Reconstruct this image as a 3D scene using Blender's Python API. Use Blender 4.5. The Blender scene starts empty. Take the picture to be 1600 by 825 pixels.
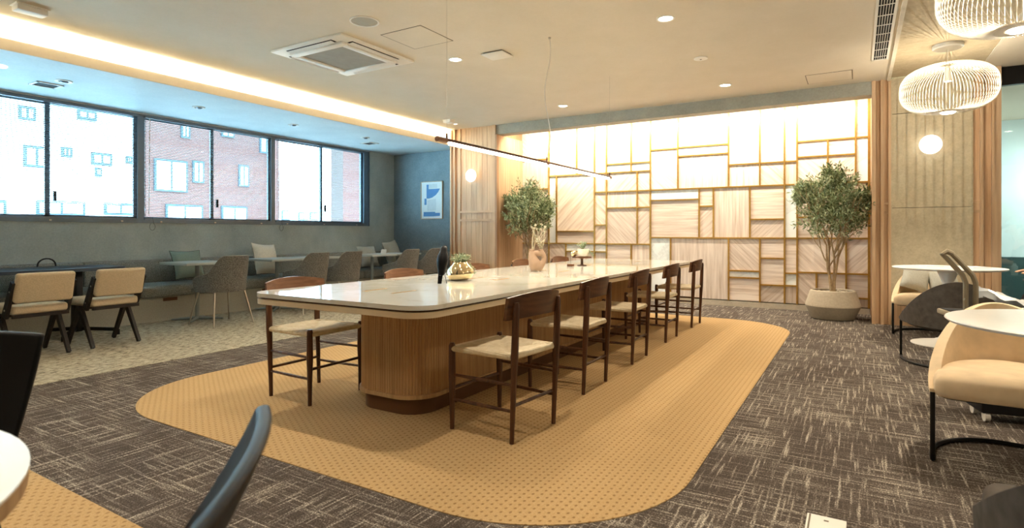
import bpy, bmesh, math, random
from mathutils import Vector, Matrix
PI = math.pi
random.seed(7)
SC = bpy.context.scene
C = SC.collection

# ------------------------------------------------------------------ camera
FPX, HORIZON, CAM_H, YAW = 893.0, 364.0, 1.085, math.atan(540 / 893.0)
cam = bpy.data.objects.new('camera', bpy.data.cameras.new('camera'))
C.objects.link(cam)
cam.location = (0, 0, CAM_H)
cam.rotation_euler = (PI / 2, 0, YAW)
cam.data.sensor_width = 36
cam.data.lens = FPX / 1600 * 36
cam.data.shift_y = -(412.5 - HORIZON) / 1600
cam.data.clip_start = 0.02
cam.data.dof.use_dof = True
cam.data.dof.focus_distance = 5.0
cam.data.dof.aperture_fstop = 4.0
SC.camera = cam

# ------------------------------------------------------------------ world, exposure
w = bpy.data.worlds.new('sky'); SC.world = w
w.use_nodes = True
bg = w.node_tree.nodes['Background']
bg.inputs[0].default_value = (0.47, 0.80, 1.0, 1)
bg.inputs[1].default_value = 20.0
SC.view_settings.view_transform = 'Standard'
SC.view_settings.look = 'None'
SC.view_settings.gamma = 1
SC.view_settings.use_curve_mapping = False
SC.view_settings.exposure = 0.44
WARM = (1.0, 0.86, 0.68)


def lamp(name, kind, loc, energy, color=WARM, rot=(0, 0, 0), size=.05, size_y=None, spot=None, blend=.6):
    d = bpy.data.lights.new(name, kind)
    d.energy = energy; d.color = color
    if kind == 'AREA':
        d.size = size
        if size_y:
            d.shape = 'RECTANGLE'; d.size_y = size_y
    else:
        d.shadow_soft_size = size
    if kind == 'SPOT':
        d.spot_size = spot; d.spot_blend = blend
    o = bpy.data.objects.new(name, d); C.objects.link(o)
    o.location = loc; o.rotation_euler = rot
    return o


# the cove behind the soffit lip washes the ceiling; the slot behind the beam washes the panel wall
lamp('cove_light', 'AREA', (-6.30, 3.9, 2.705), 300, (1, .92, .78), (PI, math.radians(-32), 0), .04, 9.0)
lamp('panel_wall_light', 'AREA', (-2.5, 8.43, 2.86), 130, (1, .9, .74), (math.radians(32), 0, 0), 5.0, .05)


# ------------------------------------------------------------------ materials
def lin(h):
    v = [int(h[i:i + 2], 16) / 255 for i in (0, 2, 4)]
    return tuple(x / 12.92 if x <= .04045 else ((x + .055) / 1.055) ** 2.4 for x in v) + (1,)


class NT:
    def __init__(s, name, rough=.6, metal=0.0, spec=.4):
        s.m = bpy.data.materials.new(name); s.m.use_nodes = True
        s.n = s.m.node_tree.nodes; s.l = s.m.node_tree.links
        s.p = s.n['Principled BSDF']
        s.p.inputs['Roughness'].default_value = rough
        s.p.inputs['Metallic'].default_value = metal
        s.p.inputs['Specular IOR Level'].default_value = spec

    def new(s, t, **k):
        n = s.n.new(t)
        for a, b in k.items(): setattr(n, a, b)
        return n

    def link(s, a, b): s.l.new(a, b)

    def coord(s, scale=(1, 1, 1), rot=(0, 0, 0), kind='Object'):
        t = s.new('ShaderNodeTexCoord'); m = s.new('ShaderNodeMapping')
        m.inputs['Scale'].default_value = scale; m.inputs['Rotation'].default_value = rot
        s.link(t.outputs[kind], m.inputs[0]); return m.outputs[0]

    def noise(s, vec, scale=5, detail=3, rough=.55):
        n = s.new('ShaderNodeTexNoise'); n.inputs['Scale'].default_value = scale
        n.inputs['Detail'].default_value = detail; n.inputs['Roughness'].default_value = rough
        s.link(vec, n.inputs['Vector']); return n.outputs[0]

    def ramp(s, fac, stops):
        r = s.new('ShaderNodeValToRGB'); e = r.color_ramp.elements
        e[0].position, e[0].color = stops[0]; e[1].position, e[1].color = stops[-1]
        for p, c in stops[1:-1]:
            x = e.new(p); x.color = c
        s.link(fac, r.inputs[0]); return r.outputs[0]

    def math(s, op, a, b=None, c=None):
        n = s.new('ShaderNodeMath', operation=op)
        for i, v in enumerate((a, b, c)):
            if v is None: continue
            if isinstance(v, (int, float)): n.inputs[i].default_value = v
            else: s.link(v, n.inputs[i])
        return n.outputs[0]

    def mix(s, fac, a, b, mode='MIX'):
        n = s.new('ShaderNodeMix', data_type='RGBA', blend_type=mode)
        for i, v in ((0, fac), (6, a), (7, b)):
            if isinstance(v, (int, float, tuple)): n.inputs[i].default_value = v
            else: s.link(v, n.inputs[i])
        return n.outputs[2]

    def base(s, v):
        if isinstance(v, tuple): s.p.inputs['Base Color'].default_value = v
        else: s.link(v, s.p.inputs['Base Color'])
        return s

    def bump(s, h, strength=.2, dist=.01):
        b = s.new('ShaderNodeBump'); b.inputs['Strength'].default_value = strength
        b.inputs['Distance'].default_value = dist
        s.link(h, b.inputs['Height']); s.link(b.outputs[0], s.p.inputs['Normal']); return s


def flat(name, h, rough=.6, metal=0, spec=.4, var=.06, scale=12, bump=0):
    t = NT(name, rough, metal, spec); c = lin(h)
    f = t.noise(t.coord(), scale, 3)
    lo = tuple(max(0, x * (1 - var)) for x in c[:3]) + (1,); hi = tuple(min(1, x * (1 + var)) for x in c[:3]) + (1,)
    t.base(t.ramp(f, [(.3, lo), (.7, hi)]))
    if bump: t.bump(f, bump, .005)
    return t.m


def emit(name, col, strength):
    t = NT(name); t.base((.9, .9, .88, 1))
    t.p.inputs['Emission Color'].default_value = col + (1,)
    t.p.inputs['Emission Strength'].default_value = strength
    return t.m


def wood(name, dark, light, along=2, scale=1.0, rough=.5, rot=(0, 0, 0), per_object=True, contrast=(.3, .75)):
    t = NT(name, rough)
    s = [34 * scale, 34 * scale, 34 * scale]; s[along] = 1.6 * scale
    tc = t.new('ShaderNodeTexCoord'); r = t.new('ShaderNodeMapping'); r.inputs['Rotation'].default_value = rot
    m = t.new('ShaderNodeMapping'); m.inputs['Scale'].default_value = s
    t.link(tc.outputs['Object'], r.inputs[0]); t.link(r.outputs[0], m.inputs[0])
    if per_object:
        oi = t.new('ShaderNodeObjectInfo'); mu = t.math('MULTIPLY', oi.outputs['Random'], 37.0)
        cb = t.new('ShaderNodeCombineXYZ')
        for i in range(3): t.link(mu, cb.inputs[i])
        t.link(cb.outputs[0], m.inputs['Location'])
    f = t.noise(m.outputs[0], 1.0, 6, .62)
    c = t.ramp(f, [(contrast[0], lin(dark)), (contrast[1], lin(light))])
    if per_object:
        v = t.math('MULTIPLY_ADD', oi.outputs['Random'], .22, .88)
        hs = t.new('ShaderNodeHueSaturation'); t.link(c, hs.inputs['Color']); t.link(v, hs.inputs['Value']); c = hs.outputs[0]
    t.base(c); t.bump(f, .12, .002)
    return t.m


def plaster(name, dark, light, scale=2.2, rough=.8, bump=.25):
    t = NT(name, rough, 0, .25); v = t.coord()
    a = t.noise(v, scale, 8, .65); b = t.noise(v, 45, 4, .6)
    f = t.math('MULTIPLY_ADD', b, .35, t.math('MULTIPLY', a, .65))
    t.base(t.ramp(f, [(.32, lin(dark)), (.68, lin(light))])); t.bump(b, bump, .004)
    return t.m


M = {}
M['ceiling'] = plaster('ceiling_paint', 'd3c8b3', 'dbd0bd', 3, .85, .1)
M['soffit'] = plaster('soffit_plaster', 'c6d2d6', 'dfe8ea', 1.6, .62, .15)
M['grey_plaster'] = plaster('grey_wall_plaster', '969d98', 'bac0b9', 2.0, .8, .3)
M['blue_plaster'] = plaster('slate_wall_plaster', '6d7a80', '909ea3', 2.0, .75, .3)
M['beam_plaster'] = plaster('beam_plaster', '8f8c80', 'a9a698', 3, .8, .2)
M['beige_paper'] = plaster('beige_wallcover', 'b0a184', 'ccbd9f', 14, .8, .2)
M['cream_paint'] = flat('cream_paint', 'd9d0bd', .8)
M['oak'] = wood('oak_veneer', 'b18e6a', 'd6b48f', 2, .8)
M['oak_h'] = wood('oak_veneer_crosswise', 'b18e6a', 'd6b48f', 0, .8)
M['oak_dark'] = wood('oak_recess', '8d6848', 'b58c66', 2, .8)
PW = ('b9a089', 'e4d3c1')
M['pv'] = wood('pale_wood_upright', *PW, along=2, scale=.9, contrast=(.28, .62))
M['ph'] = wood('pale_wood_level', *PW, along=0, scale=.9, contrast=(.28, .62))
M['pd'] = wood('pale_wood_rising', *PW, along=2, scale=.9, rot=(0, math.radians(-45), 0), contrast=(.28, .62))
M['pu'] = wood('pale_wood_falling', *PW, along=2, scale=.9, rot=(0, math.radians(45), 0), contrast=(.28, .62))
M['brass'] = flat('brushed_brass', 'b8904a', .38, .85, .5, .1, 30)
M['walnut'] = wood('dark_walnut', '341e10', '68422a', 2, 1.3, .38, per_object=False)
M['walnut_h'] = wood('dark_walnut_board', '3c2414', '714a2e', 0, 1.0, .38, per_object=False)
M['walnut_light'] = wood('reddish_walnut_board', '62402a', '8f6546', 0, 1.0, .35, per_object=False)
M['table_oak'] = wood('table_oak', 'a5825a', 'c9a577', 2, 1.2, .5, per_object=False)
M['apron_paint'] = flat('pale_edge_wood', 'd3c09f', .45, 0, .4, .04)
M['brown_base'] = flat('brown_plinth', '5f3d22', .45)
M['black_wood'] = wood('black_stained_wood', '140f0c', '2a201a', 2, 1.2, .4, per_object=False)
M['black_metal'] = flat('black_metal', '121110', .4, .3)
M['black_plastic'] = flat('black_lacquer', '070708', .45, 0, .14)
M['chrome'] = flat('satin_steel', 'b9b2a4', .28, .9)
M['steel_grey'] = flat('painted_steel_grey', '8d9490', .4, .3)
M['white_top'] = flat('white_laminate', 'e9e8e2', .3, 0, .5, .02)
M['pale_top'] = flat('pale_grey_laminate', 'b9beb8', .4, 0, .4, .03)
M['dark_top'] = flat('black_laminate_blue_sheen', '22303f', .4, 0, .7, .03)  # black top; its blue reflection is put into the base colour
M['white_plastic'] = flat('white_plastic', 'e6e3db', .45, 0, .4, .02)
M['dark_void'] = flat('dark_opening', '0d0c0b', .9)
M['frame_dark'] = flat('dark_aluminium', '6b757d', .4, .5)
M['frame_mid'] = flat('grey_aluminium', '6b7680', .35, .6)
M['facade_frame'] = flat('facade_window_frame', '38464f', .6)
M['slat'] = flat('blind_slat_paint', '4a555e', .45, .2)
M['grille'] = flat('filter_grille', '9d978a', .8)
M['speaker_mesh'] = flat('speaker_mesh', 'a9a69c', .9, 0, .2, .1, 200)
M['line_dark'] = flat('shadow_gap', '6d6455', .9)
M['cream_fabric'] = flat('cream_seat_fabric', 'c9b79a', .95, 0, .15, .1, 90, .3)
M['tan_suede'] = flat('tan_suede', 'd4bd9b', .9, 0, .2, .12, 9, .1)
M['dark_velvet'] = flat('charcoal_velvet', '4b443d', .85, 0, .2, .22, 22, .15)
M['green_fabric'] = flat('sage_cushion', '8c9a8c', .95, 0, .15, .08, 90, .3)
M['ivory_fabric'] = flat('ivory_cushion', 'ddd3bf', .95, 0, .15, .08, 60, .3)
M['grey_cushion'] = flat('grey_cushion', 'aaa698', .95, 0, .15, .08, 80, .3)
M['clay'] = flat('tan_ceramic', 'a88c74', .75, 0, .3, .05, 20, .1)
M['concrete'] = flat('stone_planter', 'b5a893', .85, 0, .3, .08, 40, .2)
M['concrete_dark'] = flat('stone_planter_base', '8a7f6c', .85, 0, .3, .08, 40, .2)
M['soil'] = flat('pebble_soil', '5c4c3b', .95, 0, .2, .4, 60, .8)
M['bark'] = flat('pale_bark', 'a88f6c', .9, 0, .2, .2, 40, .4)
M['taupe'] = flat('taupe_leather', '8f836b', .6)
M['skin'] = flat('skin', 'c99a7c', .55)
M['cloth_black'] = flat('black_cloth', '1a191b', .9)
M['teal_dark'] = flat('dark_teal_board', '2f4845', .5)
M['pale_teal'] = flat('pale_teal_wall', 'd3dedb', .6, 0, .4, .03, 2)
M['white_bldg'] = flat('white_facade', 'eef0f0', .8, 0, .2, .04, 1)
M['art_paper'] = flat('art_paper', 'e3e6e4', .7, 0, .2, .02)
M['art_blue'] = flat('art_blue', '5584b5', .7)
M['art_grey'] = flat('art_grey', 'd0d4d4', .7)
M['emit_warm'] = emit('warm_lamp_glow', (1, .88, .68), 14)
M['emit_globe'] = emit('opal_globe_glow', (1, .95, .86), 2.2)
M['emit_bar'] = emit('led_bar_glow', (1, .9, .74), 16)
M['emit_cool'] = emit('cool_lamp_glow', (.95, 1, 1), 4)
M['wire_white'] = flat('white_wire', 'f0e8d8', .5, 0, .3, .02)

t = NT('white_marble_top', .06, 0, .6)
v = t.coord((1, 1, 1)); n1 = t.noise(v, 1.3, 8, .7)
t.base(t.ramp(n1, [(.40, lin('d8d4c6')), (.49, lin('d2cdbd')), (.51, lin('dcd8cc')), (.7, lin('e2dfd4'))])); M['table_stone'] = t.m
t = NT('white_marble_panel', .4, 0, .3)
v = t.coord((1, 1, 1), (0, .6, 0)); n1 = t.noise(v, 2.2, 8, .7)
t.base(t.ramp(n1, [(.40, lin('e9ebe6')), (.495, lin('d3d6d0')), (.51, lin('e6e8e3')), (.8, lin('f1f2ee'))])); M['marble'] = t.m


def fabric_tweed(name, a, b, c):
    t = NT(name, .95, 0, .1); v = t.coord()
    n = t.noise(v, 110, 3, .7); g = t.noise(v, 300, 2, .6)
    f = t.math('MULTIPLY_ADD', g, .5, t.math('MULTIPLY', n, .5))
    t.base(t.ramp(f, [(.38, lin(a)), (.5, lin(b)), (.62, lin(c))])); t.bump(f, .4, .004); return t.m


M['tweed'] = fabric_tweed('grey_tweed', '403f3c', '6e6c67', '9c9992')
M['bench_tweed'] = fabric_tweed('bench_tweed', '5a5b57', '85867f', 'acada6')


def cord_weave():
    t = NT('woven_paper_cord', .8, 0, .2); tc = t.new('ShaderNodeTexCoord'); sx = t.new('ShaderNodeSeparateXYZ')
    t.link(tc.outputs['Object'], sx.inputs[0])
    ax = t.math('ABSOLUTE', sx.outputs[0]); ay = t.math('ABSOLUTE', sx.outputs[1])
    side = t.math('GREATER_THAN', t.math('DIVIDE', ax, .23), t.math('DIVIDE', ay, .20))
    along = t.math('ADD', t.math('MULTIPLY', side, ax), t.math('MULTIPLY', t.math('SUBTRACT', 1.0, side), ay))
    s = t.math('SINE', t.math('MULTIPLY', along, 700.0))
    n = t.noise(t.coord(), 30, 3)
    c = t.ramp(n, [(.3, lin('d9c9a6')), (.7, lin('ece0c6'))])
    c = t.mix(t.math('MULTIPLY_ADD', s, .12, .14), c, lin('a98f62'), 'MIX')
    t.base(c); t.bump(s, .5, .003); return t.m


M['cord'] = cord_weave()


def carpet_brown():
    t = NT('brown_streak_carpet', .95, 0, .1)
    a = t.noise(t.coord((3.0, 64, 1)), 1, 3, .6)
    b = t.noise(t.coord((64, 3.0, 1)), 1, 3, .6)
    d = t.noise(t.coord(), 150, 3, .75); big = t.noise(t.coord(), 1.7, 4)
    sel = t.noise(t.coord((1.6, 1.6, 1)), 1, 2)
    sa = t.ramp(a, [(.49, (0, 0, 0, 1)), (.68, (1, 1, 1, 1))]); sb = t.ramp(b, [(.51, (0, 0, 0, 1)), (.70, (1, 1, 1, 1))])
    st = t.math('MAXIMUM', t.math('MULTIPLY', sa, t.ramp(sel, [(.35, (.4,) * 3 + (1,)), (.6, (1, 1, 1, 1))])), sb)
    k = t.math('MULTIPLY', st, t.ramp(d, [(.36, (.05,) * 3 + (1,)), (.56, (1, 1, 1, 1))]))
    k = t.math('ADD', k, t.math('MULTIPLY', t.ramp(d, [(.44, (0, 0, 0, 1)), (.62, (1, 1, 1, 1))]), t.math('MULTIPLY', big, .7)))
    t.base(t.ramp(k, [(0, lin('403833')), (.35, lin('615850')), (1, lin('c3baaa'))])); t.bump(d, .5, .006)
    return t.m


def carpet_tan():
    t = NT('tan_dotted_carpet', .95, 0, .1)
    tc = t.new('ShaderNodeTexCoord'); sx = t.new('ShaderNodeSeparateXYZ'); t.link(tc.outputs['Object'], sx.inputs[0])
    s = .036
    u = t.math('DIVIDE', sx.outputs[0], s * .9); row = t.math('FLOOR', u)
    off = t.math('MULTIPLY', t.math('MODULO', t.math('ABSOLUTE', row), 2.0), .5)
    vv = t.math('ADD', t.math('DIVIDE', sx.outputs[1], s), off)
    fu = t.math('SUBTRACT', t.math('FRACT', u), .5); fv = t.math('SUBTRACT', t.math('FRACT', vv), .5)
    dd = t.math('SQRT', t.math('ADD', t.math('POWER', fu, 2.0), t.math('POWER', t.math('MULTIPLY', fv, .8), 2.0)))
    dot = t.ramp(dd, [(.12, (1, 1, 1, 1)), (.22, (0, 0, 0, 1))])
    rib = t.math('SINE', t.math('MULTIPLY', sx.outputs[0], 2 * PI / (s * .9) * 2))
    n = t.noise(t.coord(), 180, 3, .7)
    c = t.ramp(n, [(.3, lin('ae9062')), (.7, lin('c5a77b'))])
    c = t.mix(t.math('MULTIPLY_ADD', rib, .03, .04), c, lin('8f6b3e'))
    c = t.mix(t.math('MULTIPLY', dot, .6), c, lin('75542f'))
    t.base(c); t.bump(t.math('SUBTRACT', n, dot), .4, .004); return t.m


def carpet_beige():
    t = NT('beige_flecked_carpet', .95, 0, .1)
    a = t.noise(t.coord((40, 14, 1)), 1, 4, .75); b = t.noise(t.coord(), 1.6, 3); g = t.noise(t.coord(), 200, 2)
    k = t.math('ADD', t.math('MULTIPLY', a, .8), t.math('MULTIPLY', g, .2))
    t.base(t.mix(t.math('MULTIPLY', b, .35), t.ramp(k, [(.42, lin('57524a')), (.49, lin('aca490')), (.62, lin('cdc5b0'))]), lin('a3987f')))
    t.bump(g, .4, .005); return t.m


M['carpet_brown'] = carpet_brown(); M['carpet_tan'] = carpet_tan(); M['carpet_beige'] = carpet_beige()


def leaf_mat(name, a, b, c):
    t = NT(name, .55, 0, .3); g = t.new('ShaderNodeNewGeometry')
    t.base(t.ramp(g.outputs['Random Per Island'], [(0, lin(a)), (.55, lin(b)), (1, lin(c))]))
    t.p.inputs['Subsurface Weight'].default_value = 0; return t.m


M['olive'] = leaf_mat('olive_leaves', '4c5a36', '88956a', 'c8d0a8')
M['sprig'] = leaf_mat('grey_green_sprigs', '6d7a5c', '93a07e', 'c5cba8')
M['dried'] = leaf_mat('dried_stems', 'a89e84', 'c6bda2', 'ded6bf')


def glass(name, tint=(1, 1, 1, 1), mixv=.06):
    t = NT(name); t.n.remove(t.p)
    g = t.new('ShaderNodeBsdfGlossy'); g.inputs['Roughness'].default_value = .02
    tr = t.new('ShaderNodeBsdfTransparent'); tr.inputs[0].default_value = tint
    m = t.new('ShaderNodeMixShader'); m.inputs[0].default_value = mixv
    t.link(tr.outputs[0], m.inputs[1]); t.link(g.outputs[0], m.inputs[2])
    t.link(m.outputs[0], t.n['Material Output'].inputs[0]); return t.m


M['pane'] = glass('window_glass', (.97, .99, 1, 1), .05)
M['partition_glass'] = glass('partition_glass', (.86, .93, .92, 1), .09)
t = NT('gold_mirror_glass', .05, .9, .6); t.base(lin('dccba4')); M['gold'] = t.m
t = NT('crumpled_film', .35, 0, .5); t.base((.85, .85, .82, 1)); t.p.inputs['Transmission Weight'].default_value = .35; M['film'] = t.m


def brick_mat():
    t = NT('brick_facade', .9, 0, .2); b = t.new('ShaderNodeTexBrick')
    b.inputs['Color1'].default_value = lin('5f3a33'); b.inputs['Color2'].default_value = lin('6a4138'); b.inputs['Mortar'].default_value = lin('6e5c56')
    b.inputs['Scale'].default_value = 6; t.link(t.coord((1, 1, 1), (0, PI / 2, 0)), b.inputs[0]); t.base(b.outputs[0]); return t.m


M['brick'] = brick_mat()


# ------------------------------------------------------------------ mesh helpers
class MB:
    def __init__(s): s.v = []; s.f = []

    def add(s, v, f):
        o = len(s.v); s.v += [tuple(x) for x in v]; s.f += [tuple(i + o for i in q) for q in f]; return s

    def box(s, x0, x1, y0, y1, z0, z1):
        v = [(x, y, z) for z in (z0, z1) for x, y in ((x0, y0), (x1, y0), (x1, y1), (x0, y1))]
        return s.add(v, [(3, 2, 1, 0), (4, 5, 6, 7), (0, 1, 5, 4), (1, 2, 6, 5), (2, 3, 7, 6), (3, 0, 4, 7)])

    def rbox(s, x0, x1, y0, y1, z0, z1, r=.01, seg=2, mat=None):
        bm = bmesh.new(); bmesh.ops.create_cube(bm, size=1)
        for q in bm.verts:
            q.co = Vector(((x0 + x1) / 2 + q.co.x * (x1 - x0), (y0 + y1) / 2 + q.co.y * (y1 - y0), (z0 + z1) / 2 + q.co.z * (z1 - z0)))
        bmesh.ops.bevel(bm, geom=list(bm.edges), offset=min(r, .49 * min(x1 - x0, y1 - y0, z1 - z0)), segments=seg, profile=.5, affect='EDGES')
        return s.bm(bm, mat)

    def bm(s, bm, mat=None):
        bm.verts.index_update()
        s.add([(mat @ q.co if mat else q.co) for q in bm.verts], [[q.index for q in f.verts] for f in bm.faces]); bm.free(); return s

    def prism(s, poly, z0, z1):
        n = len(poly); v = [(x, y, z0) for x, y in poly] + [(x, y, z1) for x, y in poly]
        return s.add(v, [tuple(range(n - 1, -1, -1)), tuple(range(n, 2 * n))] + [(i, (i + 1) % n, n + (i + 1) % n, n + i) for i in range(n)])

    def lathe(s, prof, cx=0, cy=0, cz=0, n=32, cap=True):
        k = len(prof); v = []
        for r, z in prof:
            for i in range(n):
                a = 2 * PI * i / n; v.append((cx + r * math.cos(a), cy + r * math.sin(a), cz + z))
        f = [(j * n + i, j * n + (i + 1) % n, (j + 1) * n + (i + 1) % n, (j + 1) * n + i) for j in range(k - 1) for i in range(n)]
        if cap: f += [tuple(range(n - 1, -1, -1)), tuple(range((k - 1) * n, k * n))]
        return s.add(v, f)

    def tube(s, pts, r, n=8, closed=False):
        pts = [Vector(p) for p in pts]; k = len(pts)
        rs = r if isinstance(r, (list, tuple)) else [r] * k
        v = []; prev = None
        for i, p in enumerate(pts):
            a = pts[i - 1] if (i or closed) else p; b = pts[(i + 1) % k] if (i < k - 1 or closed) else p
            d = (b - a).normalized()
            if prev is None:
                u = Vector((0, 0, 1)) if abs(d.z) < .9 else Vector((1, 0, 0)); u = (u - d * u.dot(d)).normalized()
            else:
                u = (prev - d * prev.dot(d)).normalized()
            prev = u; w_ = d.cross(u)
            for j in range(n):
                t = 2 * PI * j / n; v.append(p + (u * math.cos(t) + w_ * math.sin(t)) * rs[i])
        f = []
        for i in range(k if closed else k - 1):
            for j in range(n):
                i2 = (i + 1) % k; f.append((i * n + j, i * n + (j + 1) % n, i2 * n + (j + 1) % n, i2 * n + j))
        if not closed: f += [tuple(range(n - 1, -1, -1)), tuple(range((k - 1) * n, k * n))]
        return s.add(v, f)

    def ball(s, c, rx, ry=None, rz=None, nu=16, nv=10):
        ry = ry or rx; rz = rz or rx
        prof = [(max(.001, math.sin(PI * j / nv)), -math.cos(PI * j / nv)) for j in range(nv + 1)]
        b = MB().lathe(prof, n=nu)
        return s.add([(c[0] + x * rx, c[1] + y * ry, c[2] + z * rz) for x, y, z in b.v], b.f)

    def grid(s, fn, nu, nv, closed_u=False):
        v = [fn(i / (nu if closed_u else nu - 1), j / (nv - 1)) for j in range(nv) for i in range(nu)]
        f = []
        for j in range(nv - 1):
            for i in range(nu if closed_u else nu - 1):
                i2 = (i + 1) % nu; f.append((j * nu + i, j * nu + i2, (j + 1) * nu + i2, (j + 1) * nu + i))
        return s.add(v, f)

    def xf(s, mat): s.v = [tuple(mat @ Vector(p)) for p in s.v]; return s

    def build(s, name, mat, parent=None, smooth=35, **props):
        me = bpy.data.meshes.new(name); me.from_pydata(s.v, [], s.f); me.update()
        if smooth:
            me.shade_smooth(); me.set_sharp_from_angle(angle=math.radians(smooth))
        me.materials.append(M[mat] if isinstance(mat, str) else mat)
        o = bpy.data.objects.new(name, me); C.objects.link(o)
        if parent: o.parent = parent
        for k, val in props.items(): o[k] = val
        return o


def rrect(x0, x1, y0, y1, r, n=8):
    out = []
    for cx, cy, a0 in ((x1 - r, y1 - r, 0), (x0 + r, y1 - r, PI / 2), (x0 + r, y0 + r, PI), (x1 - r, y0 + r, 3 * PI / 2)):
        out += [(cx + r * math.cos(a0 + PI / 2 * i / n), cy + r * math.sin(a0 + PI / 2 * i / n)) for i in range(n + 1)]
    return out


def thing(name, label, cat, loc=(0, 0, 0), rz=0, group=None):
    o = bpy.data.objects.new(name, None); C.objects.link(o); o.empty_display_size = .1
    o.location = loc; o.rotation_euler = (0, 0, rz); o['label'] = label; o['category'] = cat
    if group: o['group'] = group
    return o


def tag(o, label, cat, group=None):
    o['label'] = label; o['category'] = cat
    if group: o['group'] = group
    return o


def dup(root, label, loc, rz):
    def cp(o, par):
        c = o.copy(); C.objects.link(c); c.parent = par
        for ch in o.children: cp(ch, c)
        return c
    r = cp(root, None); r.location = loc; r.rotation_euler = (0, 0, rz); r['label'] = label
    return r


def struct(mb, name, mat, parent=None, label=None, smooth=35):
    o = mb.build(name, mat, parent, smooth)
    if not parent: o['kind'] = 'structure'
    if label: o['label'] = label
    return o


def pix(x, y, X=None, Y=None, Z=None):
    """point of the room seen at a photograph pixel, on one of the room's planes"""
    c, s = math.cos(YAW), math.sin(YAW); a = (x - 800) / FPX; b = (HORIZON - y) / FPX
    r = Vector((a * c - s, a * s + c, b))
    t = X / r.x if X is not None else Y / r.y if Y is not None else (Z - CAM_H) / r.z
    return Vector((0, 0, CAM_H)) + r * t


# ------------------------------------------------------------------ shell
CZ, SZ = 2.90, 2.65             # ceiling, soffit
WX, RY, CY, PY = -8.0, 8.63, 8.08, 8.95
YB, XR = -3.6, 5.2              # behind the camera, far right
struct(MB().box(WX - .3, XR + .2, YB - .2, 13.2, -.12, 0), 'floor', 'carpet_brown', None, 'brown streaked carpet floor')
o = MB().prism([(WX, YB), (-5.0, YB), (-5.0, CY - .005), (-6.175, CY - .005), (-6.175, RY), (WX, RY)], 0, .003).build('carpet_strip', 'carpet_beige')
tag(o, 'pale beige flecked carpet zone along the window side', 'carpet')
o = MB().prism(rrect(-4.29, -.625, 1.755, 7.57, .78, 16), 0, .004).build('carpet_inlay', 'carpet_tan')
tag(o, 'large tan dotted carpet with rounded corners under the long table', 'carpet')
o = MB().prism(rrect(-4.29, -.625, -3.0, 1.093, .6, 12), 0, .004).build('carpet_inlay', 'carpet_tan')
tag(o, 'tan dotted carpet corner cut off by the lower left edge of the picture', 'carpet')

# ceiling: main slab, right strip in wall covering, far right part
struct(MB().box(-6.75, .325, YB, 8.55, CZ, CZ + .15), 'ceiling', 'ceiling')
struct(MB().box(.325, 1.16, YB, CY, CZ + .012, CZ + .15), 'ceiling_strip', 'beige_paper')
struct(MB().box(1.16, XR, YB, 13, CZ, CZ + .15), 'ceiling_right', 'ceiling')
struct(MB().box(.30, .332, YB, CY - .01, CZ - .022, CZ), 'trim_1', 'cream_paint')
struct(MB().box(1.15, 1.17, YB, CY - .01, CZ - .008, CZ), 'trim_2', 'cream_paint')
struct(MB().box(WX, -6.252, YB, RY, SZ, SZ + .03), 'ceiling_soffit', 'soffit')
struct(MB().box(-6.252, -6.232, YB, CY, SZ, SZ + .10), 'trim_3', 'ceiling', None, 'cream lip of the ceiling cove')
struct(MB().box(-6.80, -6.75, YB, RY, SZ + .03, CZ), 'trim_4', 'ceiling')
# grey beam over the panel recess
struct(MB().box(-5.2, .145, CY, CY + .22, 2.74, CZ), 'wall_beam', 'beam_plaster')
struct(MB().box(-5.4, .4, 8.55, PY + .1, 3.02, 3.1), 'ceiling_recess', 'ceiling')
struct(MB().box(-5.4, .4, 8.50, 8.55, CZ, 3.06), 'trim_5', 'ceiling')
# window wall
ZS, ZT = 1.215, SZ - .012
struct(MB().box(WX - .25, WX, YB, RY + .2, -.0, ZS), 'wall_left', 'grey_plaster')
struct(MB().box(WX - .25, WX, 7.95, RY + .2, ZS, 3.0), 'wall_left_end', 'grey_plaster')
struct(MB().box(WX - .25, WX, YB, 7.95, ZT, 3.0), 'wall_left_head', 'soffit')
struct(MB().box(WX, -6.17, RY, RY + .2, 0, 3.0), 'wall_return', 'blue_plaster')
# remaining enclosure, out of the picture
struct(MB().box(WX - .25, XR + .2, YB - .2, YB, 0, 3.1), 'wall_behind', 'cream_paint')
struct(MB().box(XR, XR + .2, YB, 13, 0, 3.1), 'wall_right', 'cream_paint')


def planks(name, x0, x1, n, y, z0, z1, parent, mat='oak', depth=.018):
    ws = [(x1 - x0) / n] * n
    for i in range(n):
        a = x0 + sum(ws[:i]); MB().box(a + .0015, a + ws[i] - .0015, y, y + depth, z0, z1).build('plank', mat, parent, 0)


# left wood column
col = struct(MB().box(-6.17, -5.2, CY + .016, PY, 0, CZ), 'wall_column_left', 'oak_dark')
for za, zb in ((0, 1.285), (1.325, 1.43), (1.47, CZ)):
    planks('plank', -5.93, -5.26, 6, CY + .004, za, zb, col)
for x0, x1, p in ((-6.17, -6.135, .0), (-6.085, -6.05, -.012), (-5.985, -5.93, -.012), (-5.26, -5.2, -.03)):
    MB().box(x0, x1, CY + p, CY + .02, 0, CZ).build('batten', 'oak', col, 0)
for z in (1.285, 1.43):
    MB().box(-5.93, -5.26, CY - .012, CY + .02, z, z + .04).build('rail', 'oak_h', col, 0)
MB().box(-5.202, -5.182, CY + .02, PY - .01, 0, 2.74).build('side_panel', 'oak', col, 0)
MB().box(-5.202, -5.165, CY - .03, CY + .035, 0, 2.74).build('batten', 'oak_dark', col, 0)

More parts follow.
